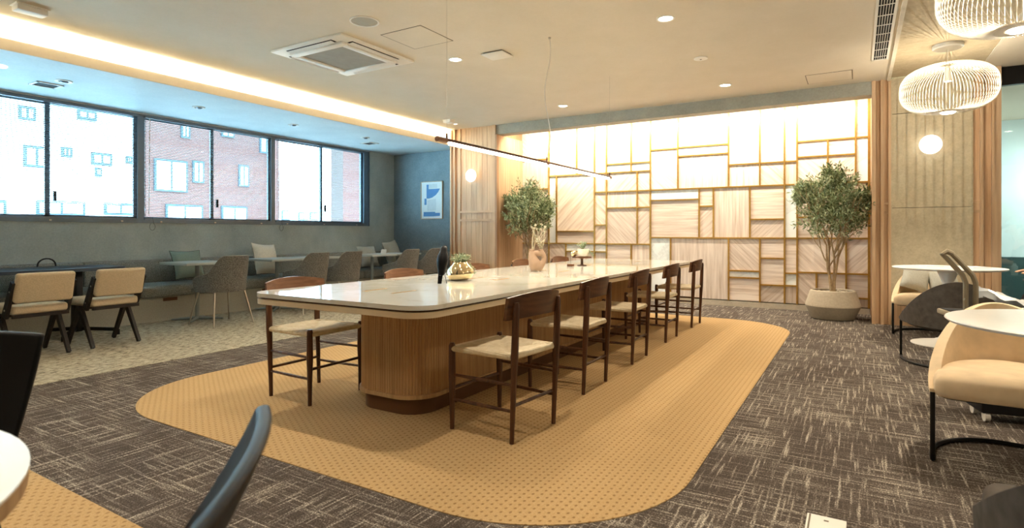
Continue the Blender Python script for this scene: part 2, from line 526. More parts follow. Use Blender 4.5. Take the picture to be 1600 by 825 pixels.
# right wood columns and beige panel wall
col = struct(MB().box(.145, .335, CY + .03, PY + .1, 0, CZ), 'wall_column_right', 'oak_dark')
for x0, x1, p in ((.145, .185, -.02), (.235, .265, -.02), (.31, .338, -.005)):
    MB().box(x0, x1, CY + p, CY + .04, 0, CZ).build('batten', 'oak', col, 0)
for x0, x1 in ((.185, .235), (.265, .31)):
    MB().box(x0, x1, CY + .02, CY + .04, 0, CZ).build('plank', 'oak', col, 0)
for z in (1.31, 1.42):
    MB().box(.265, .31, CY, CY + .04, z, z + .03).build('rail', 'oak_h', col, 0)
wall = struct(MB().box(.335, 1.1, CY + .02, PY + .1, 0, CZ + .02), 'wall_back_right', 'line_dark')
for za, zb, m in ((0, .38, 'oak'), (.388, 1.376, 'beige_paper'), (1.382, 2.478, 'beige_paper'), (2.486, CZ + .012, 'beige_paper')):
    MB().box(.345, 1.085, CY + .004, CY + .03, za, zb).build('wall_panel', m, wall, 0)
for x in (.336, 1.086):
    MB().box(x, x + .012, CY - .002, CY + .03, 0, CZ).build('edge_strip', 'beige_paper', wall, 0)
MB().box(.345, 1.085, CY - .001, CY + .02, .375, .392).build('rail', 'oak_h', wall, 0)
col = struct(MB().box(1.1, 1.335, CY + .03, PY, 0, CZ), 'wall_column_far_right', 'oak_dark')
for x0, x1, p in ((1.1, 1.155, .02), (1.155, 1.185, -.03), (1.185, 1.255, .015), (1.255, 1.335, -.03)):
    MB().box(x0, x1, CY + p, CY + .04, 0, CZ).build('batten' if p < 0 else 'plank', 'oak', col, 0)
for z in (1.31, 1.42):
    MB().box(1.1, 1.155, CY, CY + .04, z, z + .03).build('rail', 'oak_h', col, 0)

# ------------------------------------------------------------------ panel wall with brass strips
pw = struct(MB().box(-5.3, .3, PY + .02, PY + .12, 0, 3.05), 'wall_back', 'line_dark', None, 'pale wood and marble panel wall with brass strips')
BX = lambda px: pix(px, 300, Y=PY).x
BZ = lambda px, py: pix(px, py, Y=PY).z
ZTOP, ZBOT = 3.02, .085
XL = -5.182
VS = {k: BX(p) for k, p in dict(a=813.4, b=858, c=901.4, d=929.2, e=948, f=986.5, g=1016.5, h=1059.5, i=1138.6, j=1187.5, k=1226,
                              l=1245.6, m=1293.6, n=1337, o=1359.5, p=870, q=996, r=1092.7, s=1115, t=1171.8, u=884.5, v=1048, x=1322, y=1275.7).items()}
VS['L'] = XL; VS['o'] = .143
H = {k: BZ(*p) for k, p in dict(h1=(940, 271), h2=(1190, 290.5), h4=(982, 324.5), h5=(940, 381), h6=(900, 361.5), h7=(938, 351.7), h8=(982, 255.3),
                               h9=(1038, 233.5), h10=(1099, 228), h11=(1099, 242), h12=(1190, 255), h13=(1055, 312.3), h14=(1104, 322.3), h15=(1199, 342.6),
                               h16=(1187, 372), h17=(1163, 423.3), h18=(1163, 434), h19=(1206, 403.6), h20=(1206, 445.5), h21=(1236, 427), h22=(1236, 446.5),
                               h23=(1300, 427), h24=(1340, 466), h25=(1300, 218), h26=(1290, 243.5), h28=(1300, 339), h29=(835, 250), h30=(835, 296),
                               h31=(915, 393)).items()}
H['T'] = ZTOP; H['B'] = ZBOT
vl = [('a', 'B', 'T'), ('b', 'B', 'T'), ('c', 'h1', 'T'), ('d', 'B', 'T'), ('e', 'B', 'T'), ('f', 'h1', 'T'), ('g', 'B', 'T'), ('h', 'h2', 'T'), ('i', 'h2', 'T'),
      ('j', 'h2', 'T'), ('k', 'B', 'T'), ('l', 'B', 'T'), ('n', 'h2', 'T'), ('m', 'h2', 'h25'), ('p', 'h5', 'h1'), ('q', 'h5', 'h1'), ('r', 'h16', 'h2'), ('s', 'h16', 'h2'),
      ('t', 'h16', 'h2'), ('u', 'B', 'h5'), ('f', 'B', 'h5'), ('v', 'B', 'h16'), ('i', 'B', 'h16'), ('j', 'B', 'h16'), ('x', 'B', 'h16'), ('y', 'B', 'h23')]
hl = [('h1', 'b', 'g'), ('h2', 'd', 'o'), ('h4', 'e', 'g'), ('h5', 'b', 'g'), ('h6', 'p', 'd'), ('h7', 'd', 'e'), ('h8', 'e', 'g'), ('h9', 'g', 'h'), ('h10', 'h', 'i'),
      ('h11', 'h', 'i'), ('h12', 'i', 'l'), ('h13', 'g', 'r'), ('h14', 'r', 's'), ('h15', 't', 'k'), ('h16', 'g', 'o'), ('h17', 'i', 'j'), ('h18', 'i', 'j'), ('h19', 'j', 'k'),
      ('h20', 'j', 'k'), ('h21', 'k', 'l'), ('h22', 'k', 'l'), ('h23', 'l', 'o'), ('h24', 'x', 'o'), ('h25', 'l', 'o'), ('h26', 'l', 'n'), ('h28', 'l', 'o'),
      ('h29', 'a', 'b'), ('h30', 'a', 'b'), ('h31', 'u', 'e'), ('h5', 'a', 'b')]
xs = sorted(set(VS.values())); zs = sorted(set(H.values()))
bv = {(round(VS[v_], 5), i) for v_, z0, z1 in vl for i in range(len(zs) - 1) if zs[i] >= H[z0] - 1e-6 and zs[i + 1] <= H[z1] + 1e-6}
bh = {(round(H[h_], 5), i) for h_, x0, x1 in hl for i in range(len(xs) - 1) if xs[i] >= VS[x0] - 1e-6 and xs[i + 1] <= VS[x1] + 1e-6}
seen = set(); cells = []
for i0 in range(len(xs) - 1):
    for j0 in range(len(zs) - 1):
        if (i0, j0) in seen: continue
        stack = [(i0, j0)]; seen.add((i0, j0)); reg = []
        while stack:
            i, j = stack.pop(); reg.append((i, j))
            for di, dj in ((1, 0), (-1, 0), (0, 1), (0, -1)):
                a, b = i + di, j + dj
                if not (0 <= a < len(xs) - 1 and 0 <= b < len(zs) - 1) or (a, b) in seen: continue
                if di and (round(xs[max(i, a)], 5), j) in bv: continue
                if dj and (round(zs[max(j, b)], 5), i) in bh: continue
                seen.add((a, b)); stack.append((a, b))
        cells.append((xs[min(r[0] for r in reg)], xs[max(r[0] for r in reg) + 1], zs[min(r[1] for r in reg)], zs[max(r[1] for r in reg) + 1]))
MARB = [(864, 330), (899, 388), (938, 388), (965, 261), (1003, 261), (1099, 235), (1055, 304), (1236, 330), (1348, 250), (1030, 420), (1163, 428), (1236, 436)]
GR = {'pd': [(893, 330), (1006, 350), (968, 290), (1104, 345), (1199, 357), (1206, 460), (1340, 400), (1315, 262), (1340, 300), (1280, 480)],
      'pu': [(938, 330), (972, 355), (1006, 285), (1038, 265), (1163, 395), (1280, 400), (1270, 262), (870, 400), (1240, 200), (880, 250)],
      'ph': [(1055, 340), (1199, 315), (1163, 455), (1206, 390), (1206, 425), (895, 370), (968, 400), (1270, 232), (1280, 360), (1340, 445), (1315, 232)],
      'pv': [(1163, 275), (1099, 270), (1143, 330), (1090, 420), (835, 270), (1000, 400), (972, 312)]}
for (x0, x1, z0, z1) in cells:
    def inside(p):
        q = pix(p[0], p[1], Y=PY); return x0 < q.x < x1 and z0 < q.z < z1
    m = None
    if any(inside(p) for p in MARB): m = 'marble'
    else:
        for k, l_ in GR.items():
            if any(inside(p) for p in l_): m = k
    if m is None: m = random.choice(['pv', 'ph', 'pd', 'pu'])
    o = MB().box(-(x1 - x0) / 2 + .006, (x1 - x0) / 2 - .006, 0, .02, -(z1 - z0) / 2 + .006, (z1 - z0) / 2 - .006).build('panel', m, pw, 0)
    o.location = ((x0 + x1) / 2, PY, (z0 + z1) / 2)
    if m == 'marble': o['label'] = 'white marble inset'
for v_, z0, z1 in vl:
    x = VS[v_]; MB().box(x - .011, x + .011, PY - .022, PY + .02, H[z0], H[z1]).build('brass_strip', 'brass', pw, 0)
MB().box(.115, .143, PY - .024, PY + .02, ZBOT, ZTOP).build('brass_strip', 'brass', pw, 0)
for h_, x0, x1 in hl:
    z = H[h_]; MB().box(VS[x0], VS[x1], PY - .02, PY + .02, z - .011, z + .011).build('brass_strip', 'brass', pw, 0)
struct(MB().box(-5.18, .14, PY - .01, PY + .02, 0, .075), 'baseboard_back', 'concrete')

# ------------------------------------------------------------------ windows and blinds
posts = [-.08, 1.90, 3.88, 5.86, 7.85]


def make_window(i, y0, y1):
    w_ = struct(MB().box(WX - .13, WX - .02, y0 - .035, y0 + .035, ZS, ZT), 'window_%d' % (i + 1), 'frame_dark')
    w_['label'] = 'dark aluminium window bay with sliding sashes and blind, number %s from the corner' % ['fourth', 'third', 'second', 'first'][i]
    MB().box(WX - .12, WX + .012, y0, y1, ZS, ZS + .045).build('sill', 'frame_dark', w_, 0)
    MB().box(WX - .12, WX + .004, y0, y1, ZT - .022, ZT).build('head_rail', 'frame_dark', w_, 0)
    ym = (y0 + y1) / 2
    for a, b, dx in ((y0 + .03, ym + .03, -.085), (ym - .03, y1 - .03, -.06)):
        x = WX + dx; sm = MB()
        for p, q in ((a, a + .045), (b - .045, b)): sm.box(x - .014, x + .014, p, q, ZS + .04, ZT - .02)
        sm.box(x - .014, x + .014, a, b, ZS + .04, ZS + .085); sm.box(x - .014, x + .014, a, b, ZT - .05, ZT - .02)
        sash = sm.build('sash', 'frame_dark' if i < 3 else 'frame_mid', w_, 0)
        MB().box(x - .003, x + .003, a + .045, b - .045, ZS + .085, ZT - .05).build('pane', 'pane', sash, 0)
    MB().box(WX - .046, WX - .02, ym + .05, ym + .075, ZS + .24, ZS + .36).build('latch', 'black_metal', w_, 0)
    for f in (.12, .5, .88):
        y = y0 + (y1 - y0) * f; MB().box(WX + .012, WX + .024, y - .012, y + .012, ZS + .012, ZS + .03).build('clip', 'chrome', w_, 0)
    bl = thing('venetian_blind', 'thin slatted grey blind hanging in the %s window bay from the room corner' % ['fourth', 'third', 'second', 'first'][i], 'blind', (WX - .012, ym, ZS))
    sl = MB(); nsl = 64
    for k in range(nsl):
        z = .055 + (ZT - ZS - .10) * k / (nsl - 1); hw = .0105; ang = math.radians(20)
        dx, dz = hw * math.cos(ang), hw * math.sin(ang); a, b = y0 + .045 - ym, y1 - .045 - ym
        sl.add([(-dx, a, z - dz), (dx, a, z + dz), (dx, b, z + dz), (-dx, b, z - dz)], [(0, 1, 2, 3)])
    sl.build('slats', 'slat', bl, 0, kind='stuff')
    MB().box(-.014, .014, y0 + .045 - ym, y1 - .045 - ym, ZT - ZS - .04, ZT - ZS - .001).build('head_box', 'frame_mid', bl, 0)
    MB().box(-.011, .011, y0 + .045 - ym, y1 - .045 - ym, .048, .06).build('bottom_rail', 'frame_mid', bl, 0)
    MB().tube([(.02, y0 + .10 - ym, ZT - ZS - .04), (.02, y0 + .09 - ym, .12)], .0045, 6).build('tilt_wand', 'white_plastic', bl)
    if i > 0:
        pts = [(.02, y0 + .13 - ym, .10)] + [(.025, y0 + .13 - ym + .035 * math.sin(a_ * PI / 6), .0 - .06 * (1 - math.cos(a_ * PI / 6)) / 2 * 1.6) for a_ in range(1, 12)]
        MB().tube(pts, .002, 5).build('pull_cord', 'black_metal', bl)


for i in range(4): make_window(i, posts[i], posts[i + 1])
struct(MB().box(WX - .13, WX - .01, 7.82, 7.95, ZS, ZT), 'trim_6', 'frame_mid')
struct(MB().box(WX - .02, WX + .006, 7.94, 7.955, ZS, ZT), 'trim_7', 'frame_dark')
struct(MB().box(WX - .25, WX, YB, posts[0], ZS, ZT), 'wall_left_near', 'grey_plaster')


# ------------------------------------------------------------------ buildings outside
def building(label, x, y0, y1, z1, m, wins, depth=6, fr='facade_frame'):
    b = thing('building', label, 'building', (x, (y0 + y1) / 2, -6))
    h = (y1 - y0) / 2
    MB().box(-depth, 0, -h, h, 0, z1 + 6).build('facade', m, b, 0)
    for (ya, yb, za, zb) in wins:
        ya, yb, za, zb = ya - (y0 + y1) / 2, yb - (y0 + y1) / 2, za + 6, zb + 6
        f = MB().box(-.05, .05, ya, yb, za, zb).build('window', fr, b, 0)
        ym = (ya + yb) / 2
        for p, q in ((ya + .06, ym - .03), (ym + .03, yb - .06)):
            MB().box(.05, .06, p, q, za + .06, zb - .06).build('pane', 'white_bldg', f, 0)
    return b


def Yat(px, X): return pix(px, 300, X=X).y


def Zat(px, py, X): return pix(px, py, X=X).z


def wins(X, rects): return [(Yat(a, X), Yat(b, X), Zat((a + b) / 2, d, X), Zat((a + b) / 2, c, X)) for a, b, c, d in rects]


building('brick red building seen through the second window bay', -17, Yat(228, -17), Yat(436, -17), 9, 'brick',
         wins(-17, [(240, 292, 250, 300), (258, 316, 320, 346), (345, 385, 322, 346), (300, 318, 252, 286), (372, 388, 258, 292), (345, 365, 190, 215), (282, 296, 192, 216), (405, 424, 200, 240)]), .6)
building('brick red building edge seen at the right of the first window bay', -15, Yat(536, -15), Yat(536, -15) + 5, 9, 'brick', [], .6)
building('low white building beyond the first window bay', -30, Yat(425, -30), Yat(540, -30), Zat(480, 322, -30), 'white_bldg',
         wins(-30, [(440, 452, 329, 344), (466, 481, 332, 344), (484, 496, 332, 344), (520, 534, 330, 344)]))
building('white building with tall windows beyond the third window bay', -16.9, -6, Yat(226, -16.9), 10, 'white_bldg',
         wins(-16.9, [(-20, 9, 312, 338), (56, 132, 314, 338), (162, 212, 318, 336), (36, 76, 228, 262), (142, 174, 239, 258), (196, 206, 244, 256), (95, 112, 230, 246), (148, 158, 262, 276), (28, 55, 166, 188), (120, 150, 172, 188)]))
struct(MB().box(-60, WX - .3, -40, 60, -6.2, -6), 'ground_outside', 'steel_grey')

# ------------------------------------------------------------------ ceiling fittings
def downlight(x, y, label, energy=75, r=.062, z=CZ, on=True, spot=118):
    d = thing('downlight', label, 'downlight', (x, y, z), 0, 'recessed downlights')
    MB().lathe([(r + .014, 0), (r + .014, -.006), (r, -.006), (r - .006, -.001)], n=28, cap=False).build('trim_ring', 'white_plastic', d)
    MB().lathe([(r - .004, -.0015), (.001, -.0015)], n=28, cap=False).build('lens', 'emit_warm' if on else 'speaker_mesh', d)
    if on:
        l = lamp('downlight_beam', 'SPOT', (0, 0, -.02), energy, WARM, size=.045, spot=math.radians(spot), blend=.7); l.parent = d


names = {(0, 0): 'lit downlight above the near end of the table, window side', (1, 0): 'lit downlight above the near end of the table, right side',
         (0, 1): 'lit downlight beside the small white ceiling box', (1, 1): 'largest looking lit downlight in the ceiling, over the table chairs',
         (0, 2): 'lit downlight near the beam left of the loose pendant cable', (1, 2): 'lit downlight near the grey beam above the panel wall, right one'}
for i, x in enumerate((-3.6, -1.39)):
    for j, y in enumerate((2.25, 4.81, 7.36)): downlight(x, y, names[(i, j)])
for y in (-.3, -2.6): 
    for x in (-3.6, -1.39): downlight(x, y, 'lit downlight in the %s row behind the viewer, %s' % ('first' if y > -1 else 'second', 'window side' if x < -2 else 'inner side'))
for x, y, lb in ((2.6, 6.0, 'lit downlight over the right hand seating'), (2.3, 3.0, 'lit downlight over the right hand seating, nearer'), (2.3, 0.2, 'lit downlight at the right behind the viewer')):
    downlight(x, y, lb)
downlight(-5.73, 7.66, 'small lit downlight close to the left wood column', 30, .03)
for k, (x, y) in enumerate(((-7.0, 2.65), (-7.02, 4.07), (-6.99, 5.44), (-6.92, 6.78))):
    d = thing('spotlight', ['unlit round spot next to the square vent in the blue soffit', 'unlit round spot in the blue soffit over the second window bay start',
                            'unlit round spot in the blue soffit near its middle', 'unlit round spot beside the dark vent by the room corner'][k], 'spotlight', (x, y, SZ), 0, 'unlit soffit spots')
    MB().lathe([(.075, 0), (.075, -.008), (.05, -.008), (.045, .0)], n=24, cap=False).build('trim_ring', 'white_plastic', d)
    MB().ball((.012, 0, -.006), .036, .036, .018).build('eyeball', 'frame_mid', d)
d = thing('downlight', 'round white lamp in the soffit cut by the left picture edge', 'downlight', (-6.87, 2.08, SZ))
MB().lathe([(.07, 0), (.07, -.01), (.001, -.012)], n=24, cap=False).build('lens', 'emit_globe', d)
for (x0, x1, y0, y1, lb) in ((-7.44, -7.215, 2.5, 2.735, 'square black vent with white frame in the soffit at left'), (-7.40, -7.17, 7.13, 7.36, 'square dark vent in the soffit near the room corner')):
    d = thing('air_vent', lb, 'vent', ((x0 + x1) / 2, (y0 + y1) / 2, SZ)); hx, hy = (x1 - x0) / 2, (y1 - y0) / 2
    m = MB()
    for a in (-hx, hx - .02): m.box(a, a + .02, -hy, hy, -.01, 0)
    for a in (-hy, hy - .02): m.box(-hx, hx, a, a + .02, -.01, 0)
    m.build('frame', 'white_plastic', d, 0)
    MB().box(-hx + .02, hx - .02, -hy + .02, hy - .02, -.004, 0).build('opening', 'dark_void', d, 0)
# air conditioner cassette
ac = thing('air_conditioner', 'square white ceiling air conditioner cassette with four air slots', 'air conditioner', (-4.497, 4.12, CZ))
m = MB(); hw = .50
m.rbox(-hw, hw, -hw, hw, -.022, 0, .006).build('panel', 'white_plastic', ac)
m = MB()
for a, b, c_, d_ in ((-.375, .375, -.375, -.30), (-.375, .375, .30, .375), (-.375, -.30, -.30, .30), (.30, .375, -.30, .30)): m.rbox(a, b, c_, d_, -.045, -.02, .006)
m.build('inner_frame', 'white_plastic', ac)
MB().box(-.30, .30, -.30, .30, -.034, -.02).build('grille', 'grille', ac, 0)
for k in range(4):
    R = Matrix.Rotation(k * PI / 2, 4, 'Z')
    MB().box(-.32, .32, .388, .455, -.0235, -.02).xf(R).build('air_slot', 'dark_void', ac, 0)
    MB().box(-.31, .31, -.03, .03, -.004, .0).xf(R @ Matrix.Translation((0, .418, -.03)) @ Matrix.Rotation(math.radians(-12 if k in (0, 1) else 4), 4, 'X')).build('louver', 'white_plastic', ac, 0)
sp = thing('ceiling_speaker', 'round grey ceiling speaker behind the air conditioner', 'speaker', (-3.615, 3.535, CZ))
MB().lathe([(.125, 0), (.125, -.008), (.112, -.008), (.110, -.002)], n=36, cap=False).build('rim', 'white_plastic', sp)
MB().lathe([(.112, -.003), (.001, -.007)], n=36, cap=False).build('mesh', 'speaker_mesh', sp)


def hatch(x0, x1, y0, y1, lb):
    h_ = thing('access_hatch', lb, 'hatch', ((x0 + x1) / 2, (y0 + y1) / 2, CZ)); a, b = (x1 - x0) / 2, (y1 - y0) / 2; m = MB()
    for p in (-a, a - .007): m.box(p, p + .007, -b, b, -.002, 0)
    for p in (-b, b - .007): m.box(-a, a, p, p + .007, -.002, 0)
    m.build('gap', 'line_dark', h_, 0)
    MB().box(-a + .009, a - .009, -b + .009, b - .009, -.003, 0).build('lid', 'ceiling', h_, 0)


hatch(-3.74, -3.265, 3.855, 4.33, 'square access hatch in the ceiling beside the round speaker')
hatch(-.52, -.047, 7.39, 7.84, 'access hatch in the ceiling near the right wood column')
d = thing('ceiling_sensor', 'small white sloped ceiling box right of the access hatch', 'sensor', (-3.125, 4.88, CZ))
MB().rbox(-.125, .125, -.11, .11, -.022, -.012, .004).build('cover', 'white_plastic', d)
MB().box(-.11, .11, -.095, .095, -.012, 0).build('base', 'line_dark', d, 0)
for x, y, lb, rr in ((-5.70, 1.93, 'white rectangular ceiling box by the cove at upper left', (.06, .10)), (-5.62, 7.33, 'small white ceiling box near the left wood column', (.07, .06))):
    d = thing('ceiling_box', lb, 'fixture', (x, y, CZ))
    MB().rbox(-rr[0], rr[0], -rr[1], rr[1], -.05, -.006, .006).build('body', 'white_plastic', d)
    MB().box(-rr[0] - .01, rr[0] + .01, -rr[1] - .01, rr[1] + .01, -.008, 0).build('base', 'white_plastic', d, 0)
d = thing('smoke_detector', 'flat round cream detector in the ceiling over the right chairs', 'detector', (-1.394, 6.095, CZ))
MB().lathe([(.07, 0), (.07, -.008), (.055, -.012), (.001, -.012)], n=28, cap=False).build('body', 'white_plastic', d)
MB().lathe([(.012, -.013), (.001, -.018)], n=12, cap=False).build('sensor', 'line_dark', d)
# long linear grille
d = thing('linear_vent', 'long black slotted air grille in the ceiling at right', 'vent', (.199, 5.5, CZ))
y0, y1 = -2.1, 1.59
m = MB()
for a in (-.075, .055): m.box(a, a + .02, y0, y1 + .02, -.008, 0)
m.box(-.075, .075, y1, y1 + .02, -.008, 0).build('frame', 'white_plastic', d, 0)
MB().box(-.055, .055, y0, y1, -.0015, 0).build('opening', 'dark_void', d, 0)
for k in range(5): MB().box(-.038 + .019 * k - .002, -.038 + .019 * k + .002, y0, y1, -.007, -.001).build('fin', 'white_plastic', d, 0)
for k in range(14): MB().box(-.055, .055, y1 - .12 - .26 * k, y1 - .11 - .26 * k, -.006, -.001).build('cross_bar', 'white_plastic', d, 0)

# linear pendant over the table
TX = -2.455
d = thing('linear_pendant', 'long slim brown bar pendant with glowing underside above the table', 'pendant lamp', (TX, 4.68, 1.72))
MB().rbox(-.012, .012, -1.56, 1.56, .004, .024, .004).build('bar', 'walnut', d)
MB().rbox(-.011, .011, -1.47, 1.55, -.018, .004, .004).build('diffuser', 'emit_bar', d)
for y, n_ in ((-1.56, .05), (0, .025), (1.56, .025)):
    MB().tube([(0, y - n_, .008), (0, y + n_, .008)], .019, 14).build('end_cap' if y else 'joint', 'walnut_light', d)
for y in (-1.5, 0, 1.56): MB().tube([(0, y, .02), (0, y, .062)], .007, 10).build('stud', 'walnut_light', d)
for y in (-1.5, 1.56): MB().tube([(0, y, .06), (0, y, CZ - 1.72)], .0009, 5).build('suspension_wire', 'chrome', d)
pts = []
for k in range(25):
    f = k / 24; pts.append((-.0 + .014 * math.sin(f * 9), .03 * f + .045 * math.sin(f * 8.5) * (1 - f * .6), .06 + (CZ - 1.78) * f))
MB().tube(pts, .0038, 6).build('power_cord', 'white_plastic', d)
MB().lathe([(.012, 0), (.012, -.012), (.001, -.014)], pts[-1][0], pts[-1][1], CZ - 1.72, 12, False).build('cord_rosette', 'chrome', d)
l = lamp('bar_light', 'AREA', (0, 0, -.025), 26, (1, .88, .7), (0, 0, 0), .02, 3.0); l.parent = d


# wall lamps
def wall_lamp(x, z, lb):
    d = thing('wall_lamp', lb, 'wall lamp', (x, CY - .002, z))
    MB().tube([(0, 0, 0), (0, -.035, 0)], .05, 24).build('mount', 'brass', d)
    MB().ball((0, -.07, 0), .108, .042, .108, 32, 16).build('globe', 'emit_globe', d)
    return d


wall_lamp(-5.665, 2.067, 'round glowing wall lamp on the left wood column')
wall_lamp(.709, 2.089, 'round glowing wall lamp on the beige wall at right')


# wire cage pendants
def cage_pendant(x, y, lb):
    d = thing('cage_pendant', lb, 'pendant lamp', (x, y, CZ + .012))
    MB().lathe([(.125, 0), (.125, -.03), (.115, -.04), (.001, -.042)], n=36, cap=False).build('canopy', 'white_plastic', d)
    MB().tube([(0, 0, -.04), (0, 0, -.30)], .0025, 6).build('cable', 'white_plastic', d)
    z0, z1, R_ = -.655, -.195, .395
    prof = []
    for k in range(25):
        a = -PI / 2 + PI * k / 24
        e = 2 / 2.6
        r = .03 + (R_ - .03) * abs(math.cos(a)) ** e; z = (z0 + z1) / 2 + (z1 - z0) / 2 * math.copysign(abs(math.sin(a)) ** e, a)
        prof.append((r, z))
    m = MB(); n = 84
    for k in range(n):
        t = 2 * PI * k / n; m.tube([(r * math.cos(t), r * math.sin(t), z) for r, z in prof], .0023, 4)
    m.build('wire_cage', 'wire_white', d, 60, kind='stuff')
    m = MB().tube([(.04 * math.cos(a * PI / 16), .04 * math.sin(a * PI / 16), z1) for a in range(32)], .006, 6, True)
    m.build('top_ring', 'wire_white', d)
    MB().lathe([(.13, z0 + .012), (.12, z0), (.07, z0 - .003)], n=36, cap=False).build('bottom_ring', 'wire_white', d)
    MB().lathe([(.001, .028), (.05, .026), (.07, .006), (.05, -.012), (.001, -.016)], cz=z0, n=28, cap=False).build('bulb', 'emit_warm', d)
    MB().lathe([(.028, z1 - .16), (.028, z1 - .03), (.006, z1), (.006, z1 - .0)], n=16).build('socket', 'white_plastic', d)
    MB().tube([(0, 0, -.28), (0, 0, z1 - .02)], .004, 6).build('stem', 'white_plastic', d)
    l = lamp('cage_light', 'POINT', (0, 0, z1 - .27), 18, (1, .9, .74), size=.004); l.parent = d
    l = lamp('cage_spot', 'SPOT', (0, 0, z0 - .03), 95, (1, .87, .68), size=.05, spot=math.radians(95), blend=.5); l.parent = d


cage_pendant(.75, 6.94, 'round white wire cage pendant above the far white table')
cage_pendant(.80, 4.33, 'white wire cage pendant cut off by the upper right picture corner')
cage_pendant(.78, 1.7, 'added unseen wire cage pendant near the viewer, lighting the lower right floor')  # added unseen pendant, brightens the floor at lower right

# ------------------------------------------------------------------ long table
tb = thing('communal_table', 'long white stone top table on a ribbed rounded oak base', 'table', (TX, 4.755, .004))
HX, HY = .68, 2.65
MB().prism(rrect(-HX, HX, -HY, HY, .15, 12), .703, .726).build('stone_top', 'table_stone', tb)
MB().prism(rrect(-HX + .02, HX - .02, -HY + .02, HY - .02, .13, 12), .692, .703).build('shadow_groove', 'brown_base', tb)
MB().prism(rrect(-HX + .004, HX - .004, -HY + .004, HY - .004, .146, 12), .662, .692).build('apron', 'apron_paint', tb)
bx, by = .285, 2.21
path = rrect(-bx, bx, -by, by, .19, 14)
per = []; n = len(path)
tot = 0; seg = []
for i in range(n):
    a, b = Vector(path[i]), Vector(path[(i + 1) % n]); seg.append((tot, a, b)); tot += (b - a).length
nre = int(tot / .019); m_out = []; k = 0
for i in range(nre * 4):
    sdist = tot * i / (nre * 4)
    while k < n - 1 and seg[k + 1][0] <= sdist: k += 1
    s0, a, b = seg[k]; u = (sdist - s0) / max(1e-6, (b - a).length); p = a.lerp(b, u); dr = (b - a).normalized(); nrm = Vector((dr.y, -dr.x))
    off = (-.005, .001, .003, .001)[i % 4]
    m_out.append(tuple(p + nrm * off))
nb = len(m_out)
MB().add([(x, y, z) for z in (.12, .663) for x, y in m_out], [(i, (i + 1) % nb, nb + (i + 1) % nb, nb + i) for i in range(nb)]).build('ribbed_skirt', 'table_oak', tb, 50, kind='stuff')
MB().prism(rrect(-bx - .012, bx + .012, -by - .012, by + .012, .20, 12), .098, .122).build('bottom_band', 'table_oak', tb)
MB().prism(rrect(-bx + .025, bx - .025, -by + .025, by - .025, .165, 12), .0, .10).build('plinth', 'brown_base', tb)
for y in (2.61, 3.71, 4.80, 5.88, 6.9):
    for x in (-.122, .118):
        f = MB().box(x - .012, x + .012, y - 4.755 - .1, y - 4.755 + .1, .7255, .7272).build('cable_flap', 'brass', tb, 0)
        MB().box(x - .002, x + .002, y - 4.755 - .09, y - 4.755 + .09, .727, .7278).build('slot', 'walnut', f, 0)


